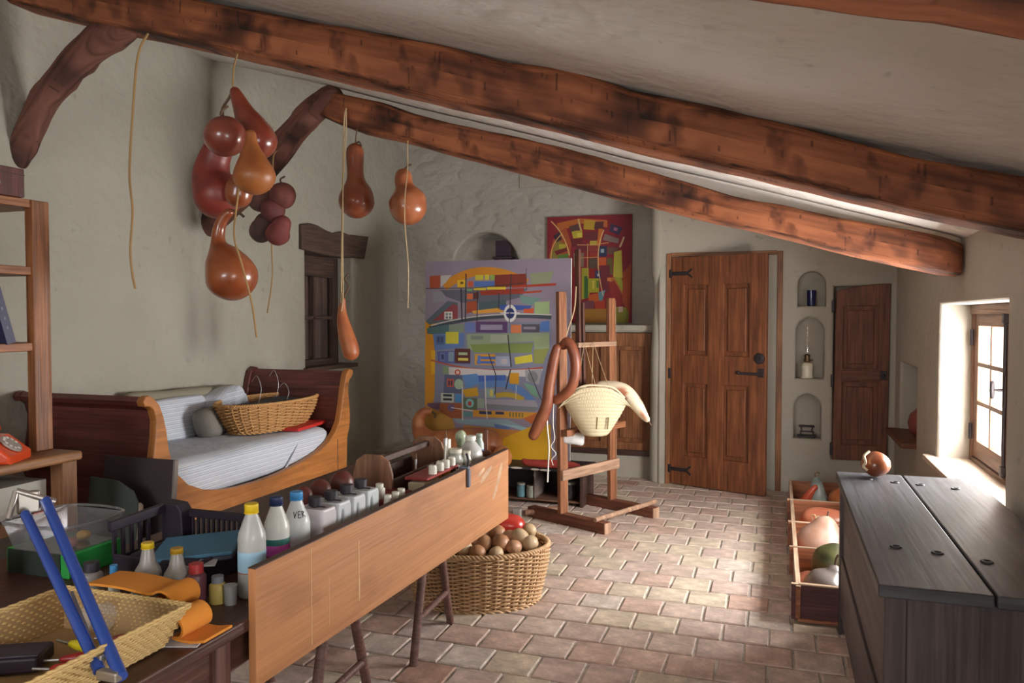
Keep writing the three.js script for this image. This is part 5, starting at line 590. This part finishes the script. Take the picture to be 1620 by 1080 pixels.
{
  const t = bottle('white bottle with light blue cap and handwritten VER', -1.335, -1.975, 0.039, 0.236, plastic(0.66, 0.68, 0.68), capL, 0.42, { sh: 0.6 });
  const ink = mat(0.015, 0.012, 0.015, 0.7), S = (u, v) => { const k = 0.725 + v * 0.05, r = 0.0372 - (k - 0.67) / 0.13 * 0.0125, a = 0.3 + u * 1.2; return [r * Math.sin(a), 0.236 * k, r * Math.cos(a)]; };
  for (const L of [[[0, 1], [0.12, -0.6], [0.24, 1]], [[0.36, 1], [0.36, -0.6]], [[0.36, 1], [0.58, 1]], [[0.36, 0.2], [0.54, 0.2]], [[0.36, -0.6], [0.58, -0.6]], [[0.7, -0.6], [0.7, 1], [0.92, 0.7], [0.72, 0.2], [0.96, -0.6]]]) mesh('lettering', mergeGeometries(L.slice(1).map((p, i) => rod(S(L[i][0], L[i][1] * 0.9), S(p[0], p[1] * 0.9), 0.0011, 0.0011, 6))), ink, t);
  mesh('label', cyl(0.0394, 0.0394, 0.07, 0, 0.085, 0, { open: true, n: 32 }), mat(0.6, 0.68, 0.68, 0.6), t);
}
[['grey jug with black cap nearest the VER bottle', -2.075], ['second grey jug from the VER bottle, slotted handle', -2.165], ['third grey jug from the VER bottle, slotted handle', -2.258], ['fourth grey jug, farthest from the VER bottle', -2.35]].forEach(([l, z], i) => {
  const t = thing('plastic_jug', l, 'jug', -1.335, 0.7, z, 0, 'grey plastic jugs behind the board'), c = [[0.62, 0.58, 0.6], [0.6, 0.63, 0.66], [0.62, 0.65, 0.67], [0.6, 0.65, 0.66]][i];
  const hole = new THREE.Path(); hole.absellipse(-0.012, 0.1, 0.007, 0.042, 0, 6.2832, true);
  mesh('jug_body', place(prism([[-0.04, 0], [0.04, 0], [0.041, 0.15], [0.034, 0.166], [-0.036, 0.168], [-0.041, 0.15]], 0.1, { holes: i ? [hole] : [], bevel: 0.007, bs: 3 }), -0.05, 0, 0, 0, Math.PI / 2), plastic(...c), t);
  mesh('jug_cap', [cyl(0.021, 0.0215, 0.026, 0, 0.185, 0), cyl(0.014, 0.014, 0.02, 0, 0.17, 0)], capK, t); mesh('cap_strap', bx(0.05, 0.004, 0.008, 0.02, 0.172, 0.012), capK, t);
});
[['dark red gourd behind the first grey jug', -1.46, -2.2, 0.03], ['dark red gourd behind the second grey jug', -1.46, -2.3, 0.036], ['biggest dark red gourd behind the fourth grey jug', -1.46, -2.44, 0.042]].forEach(([l, x, z, r]) => gourd(l, [[x, 0.7, z, r * 0.8], [x, 0.76, z, r * 1.2], [x, 0.82, z, r * 0.8], [x, 0.85, z, r * 1.02], [x, 0.88 + r * 0.55, z, r * 0.85]], [[0.08, 0.014, 0.012], [0.12, 0.025, 0.018]], 'satin', null));
const small = (label, x, z, r, h, c, cap = capW, y = 0.7, g) => { const t = thing('small_bottle', label, 'bottle', x, y, z, 0, g); mesh('bottle_body', lathe([[0, 0], [r, 0], [r, h * 0.66], [r * 0.7, h * 0.76], [0, h * 0.76]], 0, 0, 0, 18), c, t); mesh('cap', cyl(r * 0.72, r * 0.7, h * 0.25, 0, h * 0.87, 0, { n: 16 }), cap, t); return t; };
{
  const rb = thing('red_carton', 'dark red plastic carton beyond the grey jugs', 'carton', -1.4, 0.7, -2.62); mesh('carton_body', bx(0.16, 0.085, 0.2, 0, 0.0425, 0, { r: 0.006 }), mat(0.2, 0.022, 0.025, 0.45), rb); for (let i = 0; i < 5; i++) mesh('carton_rib', bx(0.004, 0.07, 0.012, 0.081, 0.04, -0.08 + i * 0.04), mat(0.3, 0.05, 0.05, 0.4), rb);
  const amber = mat(0.32, 0.09, 0.025, 0.35); [[-1.28, -2.44, 'nearest'], [-1.275, -2.49, 'middle'], [-1.28, -2.545, 'farthest']].forEach(([x, z, w]) => small('amber paint bottle with white cap, ' + w + ' of the three before the red carton', x, z, 0.019, 0.13, amber, capW, 0.7, 'amber bottles before the red carton'));
  small('single white capped bottle standing on the red carton', -1.37, -2.55, 0.02, 0.055, capW, capW, 0.785);
  const pb = thing('paint_set', 'cream and yellow paint set box before the brush caddy', 'paint box', -1.31, 0.7, -2.8); mesh('box_front', bx(0.07, 0.11, 0.14, 0, 0.055, 0), mat(0.6, 0.52, 0.36, 0.7), pb); mesh('box_lid', bx(0.1, 0.012, 0.3, -0.005, 0.122, -0.09), mat(0.26, 0.03, 0.025, 0.4), pb); mesh('box_base', bx(0.07, 0.02, 0.16, 0, 0.01, -0.15), mat(0.26, 0.03, 0.025, 0.4), pb);
  [[-2.9, 'first'], [-2.945, 'second'], [-2.99, 'third']].forEach(([z, w]) => { small('ochre paint bottle, ' + w + ' in the yellow paint set', -1.29, z, 0.018, 0.1, mat(0.55, 0.3, 0.04, 0.4), mat(0.55, 0.3, 0.04, 0.4), 0.72, 'ochre bottles of the paint set'); });
  [[-2.83, 'nearest'], [-2.9, 'second'], [-2.96, 'third'], [-3.02, 'farthest']].forEach(([z, w]) => { mesh('white_cap', [cyl(0.0165, 0.0165, 0.03, 0.025, 0.143, z + 2.8, { n: 18 }), cyl(0.015, 0.013, 0.004, 0.025, 0.16, z + 2.8, { n: 18 })], capW, pb); });
  const ca = thing('brush_caddy', 'brown wooden caddy with arched end boards for brushes', 'caddy', -1.48, 0.7, -2.95), arch = [[-0.085, 0], [0.085, 0], [0.085, 0.14], [0.07, 0.19], [0.035, 0.215], [-0.035, 0.215], [-0.07, 0.19], [-0.085, 0.14]];
  for (const z of [0.24, -0.26]) mesh('end_board', place(prism(arch, 0.014, { bevel: 0.003 }), 0, 0, z), wood(0.36, 0.17, 0.09), ca); mesh('side_board', span(0.072, 0.085, 0, 0.12, -0.25, 0.24), W.dark, ca); mesh('side_board', span(-0.085, -0.072, 0, 0.12, -0.25, 0.24), W.dark, ca); mesh('caddy_floor', span(-0.075, 0.075, 0, 0.012, -0.25, 0.24), W.dark, ca); mesh('grip_rail', span(-0.012, 0.012, 0.17, 0.195, -0.25, 0.24), W.dark, ca);
  const brush = (label, a, b, hc = [0.45, 0.4, 0.34]) => { const t = thing('paint_brush', label, 'brush', ...a), d = [b[0] - a[0], b[1] - a[1], b[2] - a[2]], q = (k) => [d[0] * k, d[1] * k, d[2] * k]; mesh('brush_handle', rod([0, 0, 0], q(0.72), 0.003, 0.005, 8), mat(...hc, 0.5), t); mesh('ferrule', rod(q(0.72), q(0.85), 0.0055, 0.006, 8), steel, t); mesh('bristles', rod(q(0.85), q(1), 0.006, 0.002, 8), mat(0.15, 0.08, 0.04, 0.9), t); };
  brush('thin brush leaning left in the brush caddy', [-1.44, 0.715, -2.8], [-1.5, 0.905, -2.74]); brush('thin dark brush beside the leaning one in the caddy', [-1.44, 0.715, -2.84], [-1.49, 0.9, -2.8], [0.08, 0.06, 0.06]); brush('upright pale brush in the middle of the caddy', [-1.42, 0.715, -2.95], [-1.42, 0.88, -2.96]); brush('tall brush with brown bristles standing in the cup', [-1.36, 0.73, -3.11], [-1.37, 0.95, -3.16], [0.62, 0.58, 0.5]);
  const cup = thing('brush_cup', 'pale cup holding the tall brush behind the board', 'cup', -1.365, 0.7, -3.12); mesh('cup_body', lathe([[0, 0], [0.026, 0], [0.032, 0.12], [0.028, 0.12], [0.024, 0.008], [0, 0.008]], 0, 0, 0), pmat(0.55, 0.5, 0.38, 0.4), cup); mesh('cup_band', cyl(0.0315, 0.0325, 0.02, 0, 0.1, 0, { open: true }), mat(0.4, 0.3, 0.18, 0.5), cup);
  const tin = thing('dark_tin', 'dark tin with white and black spot label near the clamp', 'tin', -1.3, 0.7, -3.1); mesh('tin_body', lathe([[0, 0], [0.03, 0], [0.03, 0.115], [0.027, 0.12], [0, 0.12]], 0, 0, 0), mat(0.14, 0.09, 0.07, 0.4), tin); mesh('label', ball(0.016, 0.016, 0.1, 0.02, 1, 1.25, 0.5), mat(0.8, 0.8, 0.78, 0.6), tin); for (const [x, y] of [[0.018, 0.108], [0.022, 0.094]]) mesh('label_spot', ball(0.005, x, y, 0.027, 1, 1, 0.6), W.black, tin);
  const gj = (label, x, z, r, h, c) => { const t = thing('glass_jar', label, 'jar', x, 0.7, z); mesh('jar_glass', lathe([[0, 0], [r * 0.95, 0], [r, 0.01], [r, h * 0.72], [r * 0.8, h * 0.82], [r * 0.8, h * 0.92], [0, h * 0.92]], 0, 0, 0), c, t); mesh('jar_lid', cyl(r * 0.86, r * 0.84, h * 0.1, 0, h * 0.95, 0), mat(0.6, 0.56, 0.46, 0.5), t); };
  gj('wide cloudy glass jar beside the big jug', -1.345, -3.2, 0.036, 0.165, pmat(0.5, 0.5, 0.44, 0.2, { transmission: 0.2, thickness: 0 })); gj('narrow pale jar between cloudy jar and big jug', -1.31, -3.25, 0.022, 0.15, pmat(0.7, 0.68, 0.62, 0.3)); small('small white capped jar behind the cloudy jar', -1.4, -3.24, 0.024, 0.2, pmat(0.55, 0.52, 0.45, 0.3));
  const bj = thing('plastic_jug', 'large grey white jug at the far end of the table', 'jug', -1.335, 0.7, -3.36); mesh('jug_body', lathe([[0, 0], [0.054, 0], [0.056, 0.008], [0.056, 0.115], [0.05, 0.14], [0.03, 0.165], [0.022, 0.175], [0.022, 0.185], [0, 0.185]], 0, 0, 0), plastic(0.56, 0.56, 0.54), bj); mesh('jug_cap', cyl(0.025, 0.025, 0.02, 0, 0.19, 0), capW, bj);
  const fb = thing('flat_brush', 'broad flat brush with brown handle upright against the big jug', 'brush', -1.3, 0.7, -3.47); mesh('brush_handle', [bx(0.02, 0.1, 0.012, 0, 0.165, 0, { r: 0.005 }), bx(0.045, 0.03, 0.014, 0, 0.1, 0, { r: 0.004 })], wood(0.28, 0.1, 0.06), fb); mesh('bristles', bx(0.046, 0.085, 0.016, 0, 0.045, 0), mat(0.7, 0.66, 0.6, 0.9), fb); fb.rotation.y = 0.4;
  bottle('slim pale bottle with blue label at the far table corner', -1.345, -3.5, 0.026, 0.19, plastic(0.55, 0.66, 0.6), mat(0.5, 0.6, 0.5, 0.5), 0.5, { bands: [[0.3, 0.62, mat(0.1, 0.18, 0.4, 0.5)]] });
  gourd('small pale green ball gourd above the far table bottles', [[-1.42, 0.7, -3.45, 0.03], [-1.42, 0.78, -3.45, 0.02], [-1.42, 0.845, -3.45, 0.02], [-1.42, 0.875, -3.45, 0.028], [-1.42, 0.91, -3.45, 0.02]], [[0.35, 0.42, 0.28], [0.45, 0.52, 0.36]], 'gloss', null);
}

// near left: crate, boxes, bottles
{
  const c = thing('black_crate', 'black slotted plastic crate on the dark work table', 'crate', -1.66, 0.7, -1.87), k = mat(0.018, 0.01, 0.02, 0.55);
  mesh('crate_floor', span(-0.14, 0.16, 0, 0.008, -0.12, 0.12), k, c); mesh('front_wall', span(-0.14, 0.16, 0, 0.07, 0.112, 0.12), k, c); mesh('right_wall', span(0.152, 0.16, 0, 0.075, -0.12, 0.12), k, c);
  const rr = mesh('rear_rail', [span(-0.14, 0.16, 0.125, 0.15, -0.128, -0.112), span(-0.14, 0.16, 0, 0.06, -0.12, -0.112)], k, c); for (let i = 0; i < 12; i++) mesh('rear_slat', span(-0.06 + i * 0.019, -0.053 + i * 0.019, 0.06, 0.126, -0.12, -0.112, { r: 0.001 }), k, rr);
  const lr = mesh('left_rail', [bar([-0.136, 0.158, -0.12], [-0.136, 0.15, 0.13], 0.03, 0.018, { face: [1, 0, 0] }), span(-0.14, -0.132, 0, 0.06, -0.12, 0.12)], k, c); for (let i = 0; i < 5; i++) mesh('left_slat', span(-0.14, -0.132, 0.06, 0.15, -0.02 + i * 0.032, -0.008 + i * 0.032, { r: 0.001 }), k, lr);
  mesh('corner_post', place(prism([[-0.145, 0], [-0.06, 0], [-0.07, 0.15], [-0.085, 0.17], [-0.145, 0.175]], 0.05, { bevel: 0.004 }), 0, 0, -0.128), k, c);
  const f = thing('teal_folder', 'teal blue folder lying aslant in the black crate', 'folder', -1.59, 0.782, -1.86, 0.35); mesh('folder_cover', bx(0.23, 0.012, 0.17, 0, 0, 0), mat(0.06, 0.17, 0.27, 0.6), f); mesh('folder_pages', bx(0.22, 0.014, 0.165, 0.002, -0.013, 0), mat(0.06, 0.06, 0.09, 0.8), f); f.rotation.set(0.12, 0.45, 0.03);
  const pp = tag(mesh('paper_sheet', bx(0.1, 0.004, 0.1, -1.535, 0.765, -1.8, { ry: 0.5, rx: 0.1 }), mat(0.45, 0.44, 0.44, 0.9)), 'grey crumpled paper under the teal folder in the crate', 'paper'); 
  tag(mesh('dark_stuffing', place(boxUV(soft(0.26, 0.065, 0.2, 0.03, 0.01, 12, 6)), -1.65, 0.735, -1.86), mat(0.03, 0.025, 0.035, 0.9)), 'dark cloth at the bottom of the black crate', 'cloth');
  const g = thing('green_box', 'bright green plastic box on the dark work table', 'box', -2.02, 0.7, -1.79); mesh('box_body', bx(0.24, 0.072, 0.19, 0, 0.036, 0, { r: 0.006 }), mat(0.03, 0.34, 0.07, 0.5), g); mesh('shaded_end', bx(0.2, 0.07, 0.004, -0.01, 0.036, 0.096, { r: 0.001 }), mat(0.02, 0.03, 0.02, 0.7), g);  // near end coloured almost black to stand for the shade on it
  const tub = thing('clear_tub', 'clear plastic tub on top of the green box', 'tub', -2.0, 0.772, -1.78), cp = pmat(0.7, 0.7, 0.72, 0.12, { transmission: 0.88, thickness: 0 }); const wall = (a, b, r) => { const g2 = new THREE.BufferGeometry(); g2.setAttribute('position', new THREE.Float32BufferAttribute([...a[0], ...a[1], ...b[1], ...a[0], ...b[1], ...b[0]], 3)); g2.computeVertexNormals(); return g2; };
  const lo = [[-0.1, 0, 0.09], [0.09, 0, 0.09], [0.09, 0, -0.09], [-0.1, 0, -0.09]], hi = [[-0.12, 0.082, 0.11], [0.105, 0.082, 0.11], [0.105, 0.082, -0.11], [-0.12, 0.082, -0.11]]; for (let i = 0; i < 4; i++) mesh('tub_wall', wall([lo[i], lo[(i + 1) % 4]], [hi[i], hi[(i + 1) % 4]]), cp, tub); mesh('tub_rim', tube([...hi, hi[0], hi[1]].map((p) => p), 0.004, 6, 60), cp, tub); mesh('tub_floor', span(-0.1, 0.09, 0, 0.003, -0.09, 0.09), cp, tub);
  [[-1.95, -1.75, 'rose'], [-1.98, -1.82, 'ochre']].forEach(([x, z, w], i) => tag(mesh('pebble', ball(0.018, x, 0.79, z, 1.2, 0.8, 1), mat(...[[0.45, 0.2, 0.17], [0.6, 0.35, 0.1]][i], 0.7)), w + ' coloured lump inside the clear tub', 'lump'));
  const bb = thing('brown_parcel', 'brown paper parcel at the left edge behind the tray', 'parcel', -2.12, 0.7, -1.5); mesh('parcel_body', bx(0.16, 0.1, 0.12, 0, 0.05, 0, { r: 0.008 }), mat(0.3, 0.19, 0.13, 0.85, { bumpMap: T.plasterBump, bumpScale: 0.01 }), bb); mesh('paper_flap', bx(0.003, 0.05, 0.04, 0.082, 0.1, -0.02, { rz: -0.2 }), mat(0.7, 0.68, 0.66, 0.8), bb);
  const panel = thing('leaning_board', 'dark framed panel leaning on the foot of the bed', 'panel', -2.98, 0, -2.9); mesh('panel_sheet', bx(0.42, 0.78, 0.02, 0.11, 0.39, 0), mat(0.05, 0.035, 0.04, 0.7), panel); mesh('panel_edge', [bx(0.014, 0.78, 0.024, 0.32, 0.39, 0.002)], mat(0.24, 0.2, 0.18, 0.7), panel); panel.rotation.x = -0.09;
  const gp = thing('leaning_board', 'dark green board with rounded top before the dark panel', 'panel', -2.86, 0, -2.74); mesh('panel_sheet', place(prism([[-0.16, 0], [0.14, 0], [0.13, 0.6], [0.09, 0.66], [0.0, 0.7], [-0.16, 0.71]], 0.016, { bevel: 0.003 }), 0, 0, -0.008), mat(0.06, 0.075, 0.065, 0.75), gp); mesh('pale_strip', place(prism([[0.125, 0.3], [0.16, 0.3], [0.145, 0.6], [0.13, 0.61]], 0.012), 0, 0, -0.01), mat(0.35, 0.26, 0.2, 0.7), gp); gp.rotation.x = -0.12;
  const cb = plastic(0.34, 0.31, 0.28);
  bottle('small clear bottle with yellow cap left of its twin before the crate', -1.58, -1.655, 0.034, 0.15, cb, capY, 0.42, { sh: 0.45 }); bottle('small clear bottle with dull ochre cap right of its twin', -1.503, -1.675, 0.034, 0.137, cb, pmat(0.45, 0.26, 0.02, 0.4), 0.42, { sh: 0.45 });
  small('tiny white tube with blue cap, left one behind the tray', -1.64, -1.6, 0.014, 0.1, capW, capL); small('tiny white tube with blue cap, right one behind the tray', -1.565, -1.6, 0.014, 0.085, capW, capL); small('tiny jar with round red lid before the crate', -1.445, -1.68, 0.026, 0.1, mat(0.12, 0.04, 0.05, 0.4), mat(0.4, 0.03, 0.03, 0.5)); small('tiny jar with grey lid near the orange felt', -1.385, -1.69, 0.022, 0.07, mat(0.4, 0.3, 0.08, 0.5), mat(0.16, 0.17, 0.2, 0.5)); small('small bottle with black cap left behind the tray', -1.715, -1.6, 0.028, 0.1, cb, capK); tag(mesh('glass_vial', cyl(0.016, 0.018, 0.05, -1.345, 0.725, -1.69), pmat(0.4, 0.4, 0.4, 0.15, { transmission: 0.4, thickness: 0 })), 'grey glass vial beside the jar with grey lid', 'vial');
}
// rattan tray with tools, orange felt, blue bow saw
{
  const t = thing('rattan_tray', 'rectangular rattan tray in the near left corner', 'tray', -1.455, 0.7, -1.19), m = mat(0.62, 0.42, 0.17, 0.6), dk = mat(0.36, 0.22, 0.09, 0.7), rows = 12;
  const ring = (k, y, amp, ph) => { const a = 0.15 + 0.035 * k, b = 0.225 + 0.035 * k, L = [], n = 44; const side = (x0, z0, x1, z1) => { for (let i = 0; i < n; i++) { const q = i / n, dx = x1 - x0, dz = z1 - z0, l = Math.hypot(dx, dz), o = amp * Math.cos(Math.PI * i + ph); L.push(new THREE.Vector3(x0 + dx * q - dz / l * o, y, z0 + dz * q + dx / l * o)); } }; side(-a, -b, a, -b); side(a, -b, a, b); side(a, b, -a, b); side(-a, b, -a, -b); return clean(new THREE.TubeGeometry(new THREE.CatmullRomCurve3(L, true, 'catmullrom', 0.4), 352, 0.0036, 5, true)); };
  mesh('woven_side', Array.from({ length: rows }, (_, i) => ring(i / (rows - 1), 0.008 + 0.078 * i / (rows - 1), 0.003, i * Math.PI)), m, t).userData.kind = 'stuff'; mesh('rim', [ring(1, 0.089, 0.0025, 0), ring(1.06, 0.092, 0.0025, Math.PI), ring(1.1, 0.086, 0.002, 0)], m, t); mesh('base', span(-0.15, 0.15, 0.002, 0.01, -0.225, 0.225), dk, t);
  const lin = []; for (const [x0, z0, x1, z1] of [[-1, -1, 1, -1], [1, -1, 1, 1], [1, 1, -1, 1], [-1, 1, -1, -1]]) { const g = new THREE.BufferGeometry(), A = (x, z, k) => [x * (0.146 + 0.035 * k), 0.01 + 0.076 * k, z * (0.221 + 0.035 * k)]; g.setAttribute('position', new THREE.Float32BufferAttribute([...A(x0, z0, 0), ...A(x1, z1, 0), ...A(x1, z1, 1), ...A(x0, z0, 0), ...A(x1, z1, 1), ...A(x0, z0, 1)], 3)); g.computeVertexNormals(); lin.push(clean(g)); } mesh('lining', lin, dk, t);
  const wal = thing('black_case', 'black flat case lying in the rattan tray', 'case', -1.53, 0.712, -1.2, 0.5); mesh('case_body', bx(0.17, 0.035, 0.09, 0, 0.02, 0, { r: 0.008 }), mat(0.03, 0.02, 0.035, 0.5), wal); mesh('case_flap', bx(0.17, 0.006, 0.05, 0, 0.04, 0.02), mat(0.04, 0.03, 0.045, 0.5), wal);
  const tools = [['yellow handled knife in the rattan tray', [-1.46, 0.735, -1.3], [-1.38, 0.735, -1.29], [0.75, 0.62, 0.02]], ['red handled pliers in the rattan tray', [-1.42, 0.73, -1.24], [-1.31, 0.73, -1.3], [0.4, 0.02, 0.02]], ['dark red screwdriver in the rattan tray', [-1.38, 0.74, -1.34], [-1.3, 0.74, -1.36], [0.24, 0.03, 0.03]], ['red marker lying in the rattan tray', [-1.4, 0.73, -1.2], [-1.33, 0.73, -1.22], [0.5, 0.03, 0.02]]];
  for (const [l, a, b, c] of tools) { const o = thing('hand_tool', l, 'tool', ...a), d = [b[0] - a[0], b[1] - a[1], b[2] - a[2]]; mesh('grip', sweep([[0, 0, 0, 0.006], [d[0] * 0.3, 0.002, d[2] * 0.3, 0.0105], [d[0] * 0.8, 0.002, d[2] * 0.8, 0.0105], [...d, 0.006]], { seg: 18, rad: 12 }), pmat(...c, 0.35), o); mesh('shank', rod([-d[0] * 0.5, 0, -d[2] * 0.5], [0, 0, 0], 0.003), steel, o); }
  const gl = thing('glass_tumbler', 'clear glass lying in the back of the rattan tray', 'glass', -1.51, 0.745, -1.4); mesh('glass_wall', lathe([[0, 0], [0.026, 0], [0.032, 0.08], [0.03, 0.08], [0.024, 0.004], [0, 0.004]], 0, 0, 0).rotateZ(-1.4).translate(-0.03, 0, 0), pmat(1, 1, 1, 0.03, { transmission: 0.9, thickness: 0 }), gl);
  // felt strip with two curls
  const loop = (cx, cy, r, a0, a1, n) => Array.from({ length: n }, (_, i) => { const a = a0 + (a1 - a0) * i / (n - 1); return [cx + r * Math.cos(a), cy + r * Math.sin(a)]; });
  const path = [[-1.58, 0.8], [-1.53, 0.801], [-1.47, 0.799], [-1.41, 0.792], ...loop(-1.375, 0.77, 0.03, 2.2, -3.4, 18), [-1.385, 0.73], [-1.36, 0.712], [-1.335, 0.72], ...loop(-1.3, 0.742, 0.028, 3.4, -1.2, 14), [-1.31, 0.712], [-1.27, 0.706], [-1.225, 0.712]];
  const cv = new THREE.CatmullRomCurve3(path.map((p) => new THREE.Vector3(p[0], p[1], 0))), N = 130, V = [], I = [], zs = [-1.56, -1.462], h = 0.003;
  for (let i = 0; i <= N; i++) { const p = cv.getPoint(i / N), q = cv.getTangent(i / N), k = 0.02 * Math.sin(i * 0.05), sh = i / N * 0.02; for (const [s, z] of [[h, zs[0] - k + sh], [h, zs[1] - k + sh], [-h, zs[1] - k + sh], [-h, zs[0] - k + sh]]) V.push(p.x - q.y * s, p.y + q.x * s, z); }
  for (let i = 0; i < N; i++) for (let k = 0; k < 4; k++) { const a = i * 4 + k, b = i * 4 + (k + 1) % 4; I.push(a, b, a + 4, b, b + 4, a + 4); } I.push(0, 3, 2, 0, 2, 1); const e = N * 4; I.push(e, e + 1, e + 2, e, e + 2, e + 3);
  const g = new THREE.BufferGeometry(); g.setAttribute('position', new THREE.Float32BufferAttribute(V, 3)); g.setIndex(I); const fg = g.toNonIndexed(); fg.computeVertexNormals(); tag(mesh('orange_felt', boxUV(fg), mat(0.72, 0.26, 0.03, 0.95, { bumpMap: T.cloth, bumpScale: 0.0012 })), 'orange felt strip curled over the edge of the rattan tray', 'felt');
  tag(mesh('paper_sheet', bx(0.1, 0.002, 0.1, -1.3, 0.7015, -1.47, { ry: 0.3, r: 0.0008 }), mat(0.6, 0.62, 0.66, 0.9)), 'white paper corner on the table under the orange felt', 'paper');
  const saw = thing('bow_saw', 'blue tubular bow saw leaning across the rattan tray', 'saw', -1.25, 0.79, -1.19), bl = pmat(0.02, 0.065, 0.32, 0.25, { clearcoat: 0.5 }), o = (x, y, z) => [x + 1.25, y - 0.79, z + 1.19];
  mesh('frame_tube', rod(o(-1.69, 0.98, -1.39), o(-1.255, 0.755, -1.185), 0.0115), bl, saw); mesh('frame_tube', rod(o(-1.69, 1.0, -1.445), o(-1.2, 0.75, -1.185), 0.0125), bl, saw);
  mesh('end_bracket', [bx(0.05, 0.055, 0.016, ...o(-1.715, 1.0, -1.42), { ry: 0.9, r: 0.006 }), rod(o(-1.73, 1.03, -1.4), o(-1.675, 0.995, -1.46), 0.008), rod(o(-1.73, 1.03, -1.4), o(-1.72, 0.97, -1.37), 0.007)], mat(0.42, 0.38, 0.34, 0.35, { metalness: 0.8 }), saw); mesh('lower_bracket', [bx(0.05, 0.02, 0.02, ...o(-1.225, 0.752, -1.18)), bx(0.02, 0.03, 0.014, ...o(-1.27, 0.765, -1.2))], mat(0.45, 0.4, 0.34, 0.35, { metalness: 0.8 }), saw); mesh('tension_wire', rod(o(-1.45, 0.85, -1.3), o(-1.25, 0.755, -1.19), 0.0035), steel, saw); mesh('blade', bar(o(-1.43, 0.83, -1.27), o(-1.26, 0.75, -1.18), 0.012, 0.002), steel, saw);
}
renderer.render(scene, camera);
